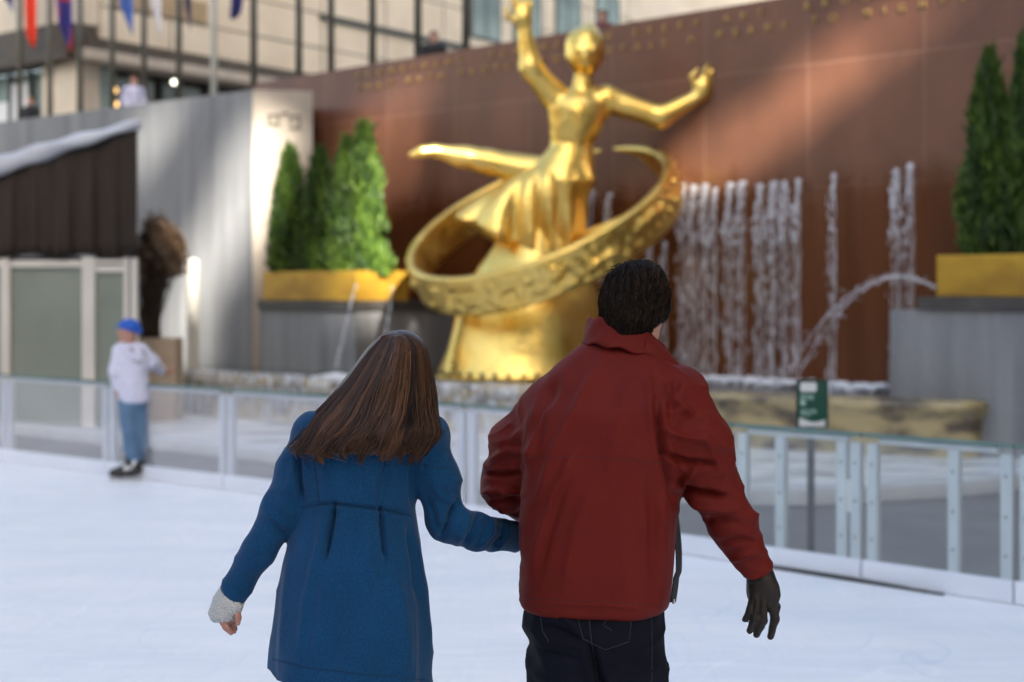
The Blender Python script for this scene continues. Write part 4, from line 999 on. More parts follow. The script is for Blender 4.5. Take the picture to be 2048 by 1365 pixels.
def skate_pair(root, feet, mat='skate'):
    for (x, y, z, dx, dy) in feet:                     # ankle point, direction of the toe
        d = Vector((dx,dy,0)).normalized(); a = Vector((x,y,z))
        v = Vol((x-.22,y-.22,0.0),(x+.22,y+.22,z+.14),.008)
        v.chain([a+Vector((0,0,.10)), a, a-Vector((0,0,z-.085))],[.066,.060,.055],.03); v.chain([Vector((x,y,.090))-d*.05, Vector((x,y,.080))+d*.10, Vector((x,y,.072))+d*.17],[.05,.05,.038],.03)
        b = v.build('ice_skate', M[mat], root, 2)
        mb = MB(); c = Vector((x,y,.02))+d*.05; sd_ = Vector((-d.y,d.x,0)); mb.obox(c,d,sd_,Z3,.15,.002,.017)
        for q in (-.08,.10): mb.obox(Vector((x,y,.048))+d*q,d,sd_,Z3,.025,.012,.012)
        mb.build('blade', M['steel'], b)
def strands(name, paths, rad, mat, parent, tones, nseg=3):
    mb = MB(); tn = []
    for pth, r, tv in zip(paths, rad, tones):
        m = len(pth); b0 = len(mb.v)
        for i, p in enumerate(pth):
            q = pth[min(i+1,m-1)]-pth[max(i-1,0)]; q.normalize(); a = q.cross(Vector((0,1,.1))); a = a.normalized() if a.length > 1e-3 else Vector((1,0,0)); bb = q.cross(a)
            rr = r*(1-.75*(i/(m-1))**3)
            for k in range(nseg):
                th = 2*math.pi*k/nseg+.5; mb.v.append(tuple(p+(a*math.cos(th)*1.5+bb*math.sin(th)*.6)*rr)); tn.append(tv)
        for i in range(m-1):
            for k in range(nseg):
                k2 = (k+1) % nseg; mb.f.append((b0+i*nseg+k, b0+i*nseg+k2, b0+(i+1)*nseg+k2, b0+(i+1)*nseg+k))
    me = bpy.data.meshes.new(name); me.from_pydata(mb.v, [], mb.f); tone_attr(me, tn); return link_mesh(name, me, mat, parent, True)
def hand_sdf(v, wrist, d, side, sc, curl, spread, lens=(.070,.078,.074,.058), r=.0085, palm=(.042,.017,.048), thumb=True, k=.008):
    # side points from little finger to index finger; nrm is the palm side
    d = Vector(d).normalized(); s_ = Vector(side); s_ = (s_-d*s_.dot(d)).normalized(); nrm = d.cross(s_); w = Vector(wrist)
    q = Matrix((s_, nrm, d)).transposed().to_quaternion()
    v.ell(w+d*.048*sc, tuple(x*sc for x in palm), .015, q)
    v.cap(w-d*.02*sc, w+d*.03*sc, .026*sc, .026*sc, .02)
    for i in range(4):
        o = (1.5-i)*.0185*sc; L = lens[i]*sc; cu = curl*(1+.12*i); di = (d+s_*(1.5-i)*spread).normalized()
        a = w+d*(.085-.004*abs(1.2-i))*sc+s_*o; p = [a-d*.02*sc]; dirn = di
        for j, fr in enumerate((.45,.30,.25)):
            p.append(p[-1]+dirn*(L*fr+(.02*sc if j == 0 else 0))); dirn = (dirn*math.cos(cu)+nrm*math.sin(cu)).normalized()
        v.chain(p, [r*1.12*sc, r*1.03*sc, r*.95*sc, r*.80*sc], k*.6)
    if thumb:
        a = w+d*.028*sc+s_*.030*sc; b = a+(d*.6+s_*.65+nrm*.45).normalized()*.035*sc; c = b+(d*.9+s_*.25+nrm*.3).normalized()*.03*sc; e = c+(d+nrm*.2).normalized()*.024*sc
        v.chain([a,b,c,e],[.014*sc,.0125*sc,.0105*sc,.008*sc],k)

# ---- man
man = empty('person', (W(1195,0,YC).x, YC, 0), 'man in a dark red jacket and jeans seen from behind, one gloved arm held out', 'person')
ROT = math.radians(-12)
jt = [(1352,800,-.02),(1424,968,-.03),(1514,1140,.0)]; jl = [(1092,818,.05),(1012,968,.13),(1066,1012,.30)]
JT = [P3(*p) for p in jt]; JL = [P3(*p) for p in jl]
v = Vol((W(930,0,YC).x, YC-.26, zz(1240)), (W(1600,0,YC).x, YC+.46, zz(640)), .0048)
v.loft([sec(1216,1041,1337,.150,.0,ROT),sec(1150,1041,1344,.158,0,ROT),sec(1050,1043,1352,.162,0,ROT),sec(950,1043,1362,.158,0,ROT),sec(870,1044,1376,.150,0,ROT),sec(820,1058,1386,.140,0,ROT),
        sec(782,1082,1384,.122,.005,ROT),sec(752,1092,1366,.105,.01,ROT),sec(722,1122,1346,.088,.012,ROT),sec(700,1150,1330,.076,.015,ROT),sec(682,1170,1318,.066,.02,ROT)],.02,2.5,.02)
v.chain([JT[0],P3(1398,890,-.045),JT[1]],[.082,.076,.065],.03); v.chain([JT[1],P3(1470,1052,-.02),JT[2]],[.065,.055,.039],.02)
v.chain([JL[0],P3(1040,890,.09),JL[1]],[.068,.068,.062],.035); v.chain([JL[1],JL[2]],[.066,.052],.02)
wd_ = Vector(JT[2])-Vector(P3(1470,1052,-.02)); wd_.normalize(); v.plane_cut(Vector(JT[2])+wd_*.004, wd_) if False else None
# trim the cuff square
sl = v._sl((JT[2][0]-.12,JT[2][1]-.1,JT[2][2]-.12),(JT[2][0]+.12,JT[2][1]+.1,JT[2][2]+.06)); X,Y_,Z_ = v._pts(sl); v.F[sl] = np.maximum(v.F[sl], ((X-JT[2][0])*wd_.x+(Y_-JT[2][1])*wd_.y+(Z_-JT[2][2])*wd_.z-.004).astype(np.float32))
# hem slopes a little to the right
v.plane_cut(Vector(P3(1190,1209)), Vector((-.055,0,-1)).normalized()) if False else None
F_M = [([(1312,800),(1322,880),(1340,960),(1350,1010)],-.011,.013),([(1318,860),(1360,872),(1420,884)],.007,.014),([(1322,905),(1370,925),(1440,930)],-.007,.012),([(1345,985),(1372,955),(1400,928)],.010,.012),
  ([(1355,968),(1400,985),(1455,996)],-.010,.012),([(1362,1000),(1410,1012),(1470,1022)],.007,.013),([(1400,1045),(1440,1040),(1490,1050)],-.004,.014),([(1440,1085),(1480,1080),(1520,1085)],-.004,.010),([(1465,1120),(1500,1108),(1530,1108)],.004,.010),
  ([(1330,770),(1350,800),(1390,835)],.005,.016),([(1355,755),(1345,800),(1338,850)],-.004,.015),([(1400,860),(1425,905),(1440,945)],.004,.014),
  ([(1205,725),(1160,800),(1110,900),(1075,1000)],.007,.024),([(1260,760),(1235,850),(1215,950)],.004,.030),([(1150,900),(1110,990),(1070,1110)],.006,.020),([(1130,960),(1100,1050),(1075,1150)],-.005,.018),([(1190,960),(1150,1060),(1130,1180)],.005,.028),
  ([(1300,960),(1310,1060),(1318,1180)],-.006,.022),([(1325,1000),(1318,1080),(1322,1160)],.006,.016),([(1245,1000),(1250,1100),(1250,1180)],.003,.03),([(1115,760),(1085,820),(1068,900)],-.006,.018),([(1100,800),(1070,870),(1052,930)],.006,.014),([(1290,740),(1300,790),(1300,850)],.004,.020),
  ([(1060,905),(1015,900),(975,925)],.006,.014),([(1045,945),(1005,950),(962,945)],-.007,.011),([(1045,985),(1000,978),(965,985)],.008,.010),([(1045,1000),(1010,1000),(985,1008)],-.007,.009),([(1042,1018),(1010,1020),(995,1022)],.005,.008),([(1080,800),(1050,860),(1020,880)],.004,.018),
  ([(1045,1204),(1190,1208),(1330,1218)],.003,.012)]
def dm(P, n):
    px = 1024+P[:,0]*FPX/P[:,1]; py = HOR-(P[:,2]-CAMH)*FPX/P[:,1]
    arm = np.maximum(1/(1+np.exp((1018-px)/-9.)), 1/(1+np.exp((1345-px+(950-py)*.1)/9.))); arm = np.clip(np.where(px < 1200, np.clip((1048-px)/14,0,1), np.clip((px-1318-(py-800)*.14)/22,0,1)), 0, 1)
    return 1.25*folds(P, n, F_M, YC)*(1+.4*arm) + .0035*vnoise(P, (9,9,6), 3) + .0018*vnoise(P, (26,26,17), 8) + arm*(.008*ridged(P,(8,8,13),5)-.004+.003*ridged(P,(19,19,26),9)) + (1-arm)*.003*vnoise(P+P[:,[2,0,1]]*[.5,0,0],(11,5,2.2),11)
jk = v.build('jacket', M['jacket'], man, 2, dm)
# collar: a standing band, open at the front
rows = []
for k in range(44):
    a = math.radians(-62+k*(304/43)); rows.append(a)   # angle measured from the right side round the back
grid = []
cb = Vector(P3(1246,709,.02)); ct = Vector(P3(1247,655,.03))
for q in range(8):
    t = q/7; row = []
    for k in range(50):
        a = math.radians(38-k*(270/49)); 
        x = math.cos(a+ROT); y = math.sin(a+ROT)
        rx = (.100*(1-t)+.086*t); ry = (.098*(1-t)+.086*t); c = cb.lerp(ct, t)
        tilt = -.020*x*(1) - .012*y; end = min(k, 49-k)/49
        fl_ = .050*max(0, 1-k/13)*t
        row.append(c+Vector((x*(rx+fl_), y*ry, tilt*1.1-.085*max(0,1-k/14)**1.2*(.75+.25*t)-(.05*max(0,1-(49-k)/10))*(1-.25*t)+.004*math.sin(k*.9+q))))
    grid.append(row)
fu = [(1284,666,-.035),(1300,672,-.025),(1318,686,-.02),(1340,708,-.005),(1358,730,.01),(1367,743,.025)]; fd = [(1280,706,-.068),(1298,713,-.066),(1312,722,-.06),(1332,736,-.045),(1352,748,-.02),(1363,754,.0)]
g = []
for a, b in zip(fu, fd):
    A, Bq = Vector(P3(*a)), Vector(P3(*b)); g.append([A.lerp(Bq, q/5)+Vector((.008*math.sin(math.pi*q/5), -.010*math.sin(math.pi*q/5), 0)) for q in range(6)])
mb = MB(); mb.grid(g); mb.build('collar_flap', M['jacket'], jk, True, solid=.006, sub=1)
mb = MB(); mb.grid(grid); cl = mb.build('collar', M['jacket'], jk, True, solid=.007, sub=1)
seam(jk, [[(1050,917),(1120,914),(1200,916),(1280,922),(1332,928)],[(1062,800),(1050,880),(1046,960)],[(1330,790),(1313,840),(1320,900),(1340,985)],[(1045,1198),(1150,1201),(1250,1207),(1330,1213)]], .0008, std('red_seam_shade',(.055,.006,.005),(.045,.005,.004),(9,9,9),.8))  # seam grooves, their shade put into a darker jacket red
# open front edge with its black lining
mb = MB(); g = []
for k in range(16):
    t = k/15; py = 1020+185*t; px = 1349+12*math.sin(t*2.6)-(6*t if t > .7 else 0); g.append([P3(px-8,py,-.02), P3(px+1,py,.02), P3(px+5-6*t,py,.07), P3(px-4-6*t,py,.13)])
mb.grid(g); mb.build('lining', M['blackcloth'], jk, True, solid=.004)
mb = MB(); a = Vector(P3(1347,1198,0)); mb.tube([a, a-Vector((0,0,.012))],.0035,6); mb.build('zip_pull', M['steel'], jk)
# jeans
v = Vol((W(1000,0,YC).x, YC-.25, .12), (W(1370,0,YC).x, YC+.26, zz(1165)), .0065)
v.loft([sec(1175,1056,1322,.125,0,ROT),sec(1230,1054,1326,.140,-.004,ROT),sec(1290,1064,1326,.148,-.008,ROT),sec(1350,1072,1324,.135,-.005,ROT),sec(1400,1080,1320,.115,0,ROT)],.02,2.5,.03)
LL = [P3(1132,1330,.02),P3(1136,1610,.03),P3(1140,1880,.06)]; RL = [P3(1258,1335,-.03),P3(1262,1615,-.03),P3(1268,1880,.0)]
v.chain(LL,[.098,.076,.066],.02); v.chain(RL,[.096,.076,.066],.02); v.ell(P3(1068,1242,.01),(.026,.05,.045),.02)
F_J = [([(1180,1290),(1190,1330),(1200,1365),(1206,1440)],-.014,.014),([(1075,1245),(1120,1262),(1165,1280)],-.005,.010),([(1080,1275),(1130,1290),(1175,1300)],.005,.010),([(1075,1300),(1120,1310),(1170,1325)],-.004,.010),([(1105,1225),(1140,1245),(1160,1275)],.004,.010),([(1215,1330),(1260,1345),(1310,1340)],.003,.014)]
def dj(P, n): return 1.4*folds(P, n, F_J, YC)+.007*ridged(P,(9,9,15),4)-.003+.004*vnoise(P,(10,10,14),5)+.002*vnoise(P,(30,30,40),6)
jn = v.build('jeans', M['denim'], man, 2, dj)
seam(jn, [[(1148,1212),(1158,1245),(1166,1278),(1210,1300),(1258,1284),(1262,1250),(1262,1218)],[(1205,1250),(1218,1236),(1235,1229)],[(1205,1250),(1225,1262)],[(1302,1225),(1304,1290),(1303,1364)],[(1175,1215),(1184,1290),(1196,1364)],[(1080,1225),(1085,1262),(1098,1285)]], .0011, std('denim_thread',(.018,.017,.022),(.014,.014,.018),(9,9,9),.8))
# body: head, neck, trunk, limbs in one surface
v = Vol((W(985,0,YC).x, YC-.2, .10), (W(1590,0,YC).x, YC+.45, 1.86), .0065)
hc_ = Vector(P3(1267,612,.04)); fw = Vector((.10,.98,-.12)); up = Vector((.05,.1,1))
v.ell(hc_+Vector((0,0,.002)),(.070,.088,.096),.02); v.ell(hc_+fw*.035-up*.055,(.058,.06,.06),.03); face(v, hc_+fw*.0, fw, up, 1.0)
v.chain([hc_-up*.06-fw*.01, P3(1258,715,.03)],[.060,.064],.03)
v.loft([sec(1200,1085,1300,.10,0,ROT),sec(1000,1085,1310,.10,0,ROT),sec(850,1100,1330,.09,0,ROT),sec(760,1140,1320,.06,.01,ROT),sec(715,1200,1300,.05,.02,ROT)],.03,2.4,.03)
v.chain(JT,[.045,.034,.030],.02); v.chain(JL,[.042,.034,.030],.02); v.chain(LL,[.075,.055,.045],.03); v.chain(RL,[.075,.055,.045],.03); v.chain([LL[2],P3(1140,1960,.06)],[.045,.04],.02); v.chain([RL[2],P3(1268,1960,0)],[.045,.04],.02)
v.loft([sec(1400,1110,1290,.09,0,ROT),sec(1190,1075,1305,.105,0,ROT)],.03,2.3,.03)
v.build('body', M['skin'], man, 2)
skate_pair(man, [(LL[2][0],LL[2][1],.17,.1,1),(RL[2][0],RL[2][1],.17,.1,1)])
# gloves
d_ = Vector(P3(1533,1262,.0))-Vector(P3(1518,1152,.0))
v = Vol((W(1450,0,YC).x, YC-.12, zz(1300)), (W(1590,0,YC).x, YC+.12, zz(1110)), .0032)
w0 = Vector(P3(1520,1150,.0)); v.chain([Vector(JT[2])-wd_*.02, w0, w0+Vector((.004,0,-.02))],[.031,.031,.031],.012)
dg = Vector((.10,.0,-1)).normalized(); sg = Vector((1,-.35,.1)); sg = (sg-dg*sg.dot(dg)).normalized(); kn = w0+dg*.052
q_ = Matrix((sg, dg.cross(sg), dg)).transposed().to_quaternion()
v.ell(w0+dg*.042+Vector((.004,0,0)),(.042,.024,.050),.014,q_)
for root, md, tip, r0 in (((1506,1196,-.006),(1500,1222,-.012),(1490,1240,-.004),.0095),((1512,1205,-.012),(1510,1236,-.018),(1499,1262,-.008),.0105),((1526,1208,-.014),(1526,1242,-.018),(1513,1269,-.006),.0112),((1542,1204,-.010),(1550,1238,-.012),(1541,1273,.0),.0112),((1540,1185,.022),(1552,1215,.030),(1548,1240,.028),.0115)):
    a, b, c = P3(*root), P3(*md), P3(*tip); v.chain([tuple(Vector(a)+Vector((0,0,.02))),a,b,c],[r0,r0*1.05,r0,r0*.8],.004)
def dgl(P, n): return .0012*vnoise(P,(60,60,60),2)+folds(P, n, [([(1497,1160),(1515,1157),(1540,1152)],-.002,.004),([(1498,1172),(1515,1170),(1540,1160)],-.0016,.004),([(1505,1185),(1525,1180),(1545,1178)],.0012,.004),([(1519,1195),(1519,1225),(1508,1255)],-.002,.003),([(1533,1195),(1538,1225),(1530,1255)],-.002,.003),([(1508,1195),(1505,1225)],-.002,.003)], YC)
v.build('glove', M['leather'], man, 1, dgl)
v = Vol((W(1010,0,YC).x, YC+.2, zz(1140)), (W(1140,0,YC).x, YC+.46, zz(980)), .004)
v.chain([JL[2],P3(1074,1036,.32)],[.033,.030],.01); hand_sdf(v, P3(1074,1036,.32), (-.10,-.25,-1), (.3,-1,.1), 1.05, .7, .03, r=.0105)
v.build('glove', M['leather'], man, 1)
# hair: cap of hair and locks combed back
v = Vol((W(1170,0,YC).x, YC-.16, zz(690)), (W(1370,0,YC).x, YC+.2, zz(505)), .0045)
v.ell(P3(1271,592,.025),(.0835,.100,.082),.02); v.ell(P3(1258,628,-.01),(.068,.075,.062),.03); v.ell(P3(1254,658,-.012),(.046,.052,.028),.02); v.ell(P3(1280,574,.02),(.066,.095,.064),.02)
v.ell(P3(1316,606,.035),(.028,.055,.050),.02); v.ell(P3(1228,606,.035),(.028,.055,.045),.02)
v.cap(hc_+fw*.095+up*.0,hc_+fw*.14-up*.02,.065,.06,.01,True)
def dh(P, n):
    a = P[:,0]-W(1272,0,YC).x; z = P[:,2]-zz(600)
    return (.0009*np.sin(260*(a+.25*z)+2*np.sin(14*z))+.0008*np.sin(150*(a+.15*z)+3)).astype(np.float32)+.0035*vnoise(P,(18,18,14),4)
hm = v.build('hair', M['hair_dark'], man, 1, dh); tone_attr(hm.data, np.clip(.18+.25*vnoise(getco(hm.data)+np.array(man.location),(70,70,14),3),0,1))
bm = bmesh.new(); bm.from_mesh(hm.data); bv = BVHTree.FromBMesh(bm); bm.free(); off = Vector(man.location)
paths = []; rad = []; tones = []; hr = np.random.default_rng(21)
for i in range(4600):
    x0 = 1205+hr.random()*135; y0 = 522+hr.random()**1.1*100; L = 60+60*hr.random(); p = []; ph = hr.random()*6.28; sl_ = -.28+.18*hr.normal()*.6+(.35 if x0 < 1225 else 0)*-.3; g_ = int(x0/5); ph = x0*.05+hr.normal()*.8
    for k in range(12):
        t = k/11; x = x0+sl_*L*t*(1-.6*t)+3.0*math.sin(ph+t*5.5)*t; y = y0+L*t
        dr = W(x, y, 1)-Vector((0,0,CAMH)); h = bv.ray_cast(Vector((0,0,CAMH))-off, dr.normalized())
        if h[0] is None: break
        p.append(h[0]+off+h[1]*(.001+.003*hr.random()+.0015*math.sin(ph+t*4)))
    if len(p) > 5: paths.append(p); rad.append(.0006+.0008*hr.random()); tones.append(np.clip(.30+.16*math.sin(g_*2.3)+.26*hr.normal(),0,1))
for i in range(26):                                    # curls at the nape
    a = Vector(P3(1214+hr.normal()*4, 608+hr.random()*30, -.01)); s_ = -1
    p = [a+Vector((s_*(.010*math.sin(t*2.6)+.004*t)+.002*hr.normal()*0, -.006*math.sin(t*2), -.012*t)) for t in np.linspace(0,2.6,10)]; paths.append(p); rad.append(.0013); tones.append(.2)
for i in range(240):                                   # ragged lower edge
    x0 = 1212+hr.random()*92; a = Vector(P3(x0, 628+hr.random()*18+(x0-1212)*.14, -.068+.0006*abs(x0-1262)))
    p = [a+Vector((.006*math.sin(i+t*3)*t, .010*t, -.022*t)) for t in np.linspace(0,1,7)]; paths.append(p); rad.append(.0014); tones.append(.25*hr.random())
for i in range(70):                                   # loose hairs breaking the outline
    a = hr.random()*math.pi; px_ = 1271+68*math.cos(a); py_ = 590-66*math.sin(a); b0 = Vector(P3(px_-3*math.cos(a), py_+3*math.sin(a), .0+.05*hr.normal())); dr = Vector((math.cos(a)*.5+.7*hr.normal()*.5, .1*hr.normal(), math.sin(a)*.35-.25)).normalized()
    L = .008+.012*hr.random(); paths.append([b0+dr*L*t+Vector((math.cos(a)*.004*math.sin(t*3), 0, .004*math.sin(t*3)*math.sin(a))) for t in np.linspace(0,1,7)]); rad.append(.0006); tones.append(.4)
strands('lock', paths, rad, M['hair_dark'], hm, tones)

# ---- woman
wom = empty('person', (W(715,0,YC).x, YC, 0), 'woman with long brown hair and a blue wool coat, seen from behind', 'person')
AL = [P3(632,872,.0),P3(562,1022,-.03),P3(464,1188,-.02)]; AR = [P3(846,876,.0),P3(893,1040,.01),P3(1032,1074,.20)]
v = Vol((W(405,0,YC).x, YC-.34, zz(1400)), (W(1075,0,YC).x, YC+.36, zz(790)), .0048)
v.loft([sec(1385,534,862,.205),sec(1325,540,862,.20),sec(1280,545,862,.192),sec(1200,555,856,.178),sec(1120,568,846,.160),sec(1060,586,834,.135),sec(1018,600,828,.113),sec(975,600,838,.112),sec(925,600,846,.118),sec(885,610,862,.115),sec(862,624,858,.10),sec(845,655,835,.085),sec(830,690,800,.066),sec(812,705,785,.055)],.015,2.25,.015)
v.chain([AL[0],P3(598,945,-.02),AL[1]],[.056,.053,.048],.022); v.chain([AL[1],P3(515,1105,-.03),AL[2]],[.048,.043,.0365],.018)
v.chain([AR[0],P3(878,955,.0),AR[1]],[.056,.052,.048],.022); v.chain([AR[1],P3(955,1066,.08),AR[2]],[.050,.045,.042],.02)
v.ell(P3(622,862,0),(.042,.055,.036),.03); v.ell(P3(862,868,0),(.040,.055,.038),.03)
def trim(v, e, p):
    d = (Vector(e)-Vector(p)).normalized(); sl = v._sl((e[0]-.1,e[1]-.1,e[2]-.08),(e[0]+.058,e[1]+.1,e[2]+.06)); X,Y_,Z_ = v._pts(sl)
    v.F[sl] = np.maximum(v.F[sl], ((X-e[0])*d.x+(Y_-e[1])*d.y+(Z_-e[2])*d.z-.004).astype(np.float32))
trim(v, AL[2], AL[1]); trim(v, AR[2], AR[1])
hn = Vector((-.135,0,-1)).normalized(); v.plane_cut(P3(540,1326), hn)
F_W = [([(668,1004),(665,1040),(657,1080),(650,1120)],-.010,.009),([(760,1008),(763,1050),(768,1090),(773,1120)],-.009,.009),([(654,1010),(636,1100),(614,1200),(600,1320)],.005,.020),([(684,1012),(690,1100),(700,1210)],.003,.024),([(735,1018),(740,1120),(750,1220)],.004,.024),
  ([(602,1012),(660,1008),(720,1014),(780,1022),(824,1030)],-.004,.007),([(655,1130),(640,1240),(622,1345)],.005,.026),([(695,1150),(680,1260),(665,1352)],-.004,.026),([(820,1050),(832,1120),(840,1200)],-.010,.014),([(835,1080),(850,1180),(858,1300)],.008,.012),([(795,1150),(812,1250),(815,1350)],.004,.03),([(585,1100),(570,1200),(562,1320)],.004,.02),
  ([(596,900),(600,960),(604,1000)],-.009,.011),([(832,880),(826,960),(828,1020)],-.008,.012),([(620,880),(640,920),(650,960)],.003,.02),([(775,900),(770,960),(760,1005)],-.0025,.012),
  ([(920,1000),(900,1030),(880,1080)],-.009,.012),([(935,1012),(925,1045),(915,1085)],.008,.012),([(958,1025),(948,1060),(925,1095)],-.007,.010),([(985,1032),(980,1065),(955,1098)],.007,.013),([(1010,1035),(1008,1070),(985,1102)],-.005,.010),([(870,980),(890,1000),(915,1005)],.004,.012),([(855,1000),(870,1040),(880,1070)],-.004,.012),
  ([(560,990),(565,1020),(590,1040)],.004,.014),([(540,1040),(555,1060),(575,1070)],-.004,.012),([(500,1090),(520,1110),(545,1125)],.003,.014),([(585,930),(580,960),(570,990)],.003,.012)]
def dw(P, n):
    px_ = 1024+P[:,0]*FPX/P[:,1]; py_ = HOR-(P[:,2]-CAMH)*FPX/P[:,1]
    z = P[:,2]; a = np.arctan2(P[:,1]-YC, P[:,0]-W(705,0,YC).x); w = np.clip((zz(1040)-z)/.35, 0, 1)
    body = (P[:,0] > W(530,0,YC).x)&(P[:,0] < W(872,0,YC).x)
    arm = np.clip(np.where(px_ < 700, (596-px_-np.clip(py_-1000,0,400)*.17)/16, (px_-838)/18), 0, 1)*(py_ > 860)
    return 1.5*folds(P, n, F_W, YC)+arm*(.006*ridged(P,(7,7,11),3)-.003)+(1-arm)*(.005*ridged(P,(6,6,1.3),17)-.002)+.003*vnoise(P,(8,8,5),13)+.0018*vnoise(P,(24,24,16),9)+(w*body*.006*np.sin(a*9+1+z*2)*(np.abs(n[:,2])<.6)).astype(np.float32)
ct_ = v.build('coat', M['coat'], wom, 2, dw)
seam(ct_, [[(602,1015),(660,1010),(720,1016),(780,1024),(826,1034)],[(545,1318),(620,1337),(700,1346),(780,1354),(852,1360)],[(846,930),(868,934),(900,938)],[(752,1012),(758,960),(776,910)],[(640,1008),(634,960),(628,915)]], .0008, std('blue_seam_shade',(.002,.02,.055),(.002,.017,.05),(9,9,9),.9))  # darker blue paints the shade of the coat's seam grooves
# legs
v = Vol((W(560,0,YC).x, YC-.2, .12), (W(850,0,YC).x, YC+.2, zz(1230)), .0065)
WL = [P3(660,1300),P3(668,1620,.02),P3(664,1890,.0)]; WR = [P3(770,1300),P3(760,1620,.0),P3(764,1890,.03)]
v.loft([sec(1250,605,815,.11),sec(1330,605,822,.115),sec(1390,612,815,.09)],.02,2.3,.03); v.chain(WL,[.080,.058,.05],.02); v.chain(WR,[.080,.058,.05],.02)
v.build('leggings', M['leggings'], wom, 2)
skate_pair(wom, [(WL[2][0],WL[2][1],.16,-.1,1),(WR[2][0],WR[2][1],.16,.1,1)], 'skate')
# body
v = Vol((W(405,0,YC).x, YC-.2, .10), (W(1110,0,YC).x, YC+.40, 1.66), .0052)
wh = Vector(P3(797,752,.05)); wf = Vector((.05,.93,-.35)); wu = Vector((.22,.33,.92))
v.ell(wh,(.070,.086,.098),.02,Matrix.Rotation(.22,3,'Y').to_quaternion()); v.ell(wh+wf*.035-wu*.05,(.052,.055,.055),.03); face(v, wh, wf, wu, .92)
v.chain([wh-wu*.05-wf*.01, P3(742,850,.02)],[.05,.052],.03)
v.loft([sec(1250,630,800,.08),sec(1100,630,800,.075),sec(1010,640,790,.065),sec(920,640,815,.07),sec(870,660,825,.055),sec(845,700,790,.045)],.03,2.3,.03)
v.chain(AL,[.036,.027,.025],.02); v.chain(AR,[.036,.026,.026],.02); v.chain(WL,[.065,.045,.036],.03); v.chain(WR,[.065,.045,.036],.03)
v.chain([WL[2],P3(664,1960)],[.036,.034],.02); v.chain([WR[2],P3(764,1960,.03)],[.036,.034],.02)
# left hand relaxed, thumb to the right, fingers curling inwards
v.ell(P3(452,1214,-.015),(.034,.024,.045),.015)
for pts, r in (([(440,1222,-.03),(443,1240,-.036),(452,1255,-.034),(463,1267,-.024)],.0088),([(446,1222,-.018),(450,1240,-.018),(458,1255,-.014),(468,1264,-.006)],.0092),([(452,1222,-.004),(457,1240,-.002),(464,1252,.004),(471,1258,.012)],.0090),([(456,1220,.010),(462,1236,.014),(466,1246,.020),(470,1252,.026)],.0080),([(464,1208,-.036),(474,1222,-.042),(476,1236,-.042),(476,1247,-.038)],.0092)):
    v.chain([P3(*q) for q in pts],[r*1.1,r*1.05,r,r*.8],.003)
hand_sdf(v, Vector(AR[2])+Vector((.02,.02,0)), (.8,.5,-.1), (0,.3,1), .95, .6, .04)
v.build('body', M['skinp'], wom, 1)
# knitted fingerless glove
v = Vol((W(405,0,YC).x, YC-.1, zz(1262)), (W(510,0,YC).x, YC+.08, zz(1165)), .0035)
v.chain([Vector(AL[2])+Vector((.008,0,.015)), P3(456,1206,-.016), P3(449,1222,-.016)],[.033,.035,.0355],.012); v.ell(P3(446,1226,-.016),(.032,.030,.022),.012); v.chain([P3(464,1206,-.036),P3(472,1216,-.042)],[.017,.0145],.012)
v.plane_cut(P3(447,1241,-.016), Vector((.12,0,-1)).normalized())
v.build('glove', M['knit'], wom, 1, lambda P, n: (.0016*np.sin(P[:,0]*900+P[:,2]*380)).astype(np.float32)+.001*vnoise(P,(120,120,120),3))
# hair
Lb = [(0,786,665),(.05,762,674),(.12,737,698),(.22,712,732),(.35,684,770),(.5,648,812),(.65,614,850),(.8,592,884),(.92,580,904),(1,578,916)]
Rb = [(0,800,664),(.05,830,674),(.12,852,697),(.22,861,728),(.35,868,772),(.5,874,815),(.65,880,845),(.8,874,872),(.92,856,900),(1,842,926)]
def ipb(T, v_): a = np.array(T); return np.interp(v_, a[:,0], a[:,1]), np.interp(v_, a[:,0], a[:,2])
DV = [(0,.03),(.06,-.015),(.15,-.05),(.3,-.075),(.45,-.085),(.6,-.105),(.75,-.128),(1,-.138)]
SIDE = [(0,.05),(.3,.06),(.5,.03),(.7,-.045),(1,-.075)]
def hairpt(u_, v_, lay=0):
    lx, ly = ipb(Lb, v_); rx, ry = ipb(Rb, v_); k = .5-.5*math.cos(math.pi*min(1,max(0,u_))) if v_ < .2 else u_
    x = lx+(rx-lx)*u_; y = ly+(ry-ly)*u_
    dm_ = np.interp(v_, [a for a, b in DV], [b for a, b in DV]); ds = np.interp(v_, [a for a, b in SIDE], [b for a, b in SIDE])
    e = 1-(2*u_-1)**2; e = math.sqrt(max(0, e)) if v_ < .5 else max(0, e)**(.5-.15*(v_-.5))
    wv_ = max(0, v_-.35); x += 7*wv_*math.sin(v_*11+u_*5)+4*wv_*math.sin(v_*19-u_*13)
    if v_ > .85 and u_ < .14: y -= (v_-.85)*120*(.14-u_)/.14; x += (v_-.85)*90*(.14-u_)/.14
    return W(x, y, YC+ds+(dm_-ds)*e-lay)
wr = np.random.default_rng(5); paths = []; rad = []; tones = []
NCL = 74; cu_ = np.sort(wr.random(NCL)); cl_ = .88+.17*wr.random(NCL); ca = wr.normal(size=NCL)*.026; cp = wr.random(NCL)*6.28; ctn = wr.normal(size=NCL)*.20; clay = wr.random(NCL)*.012
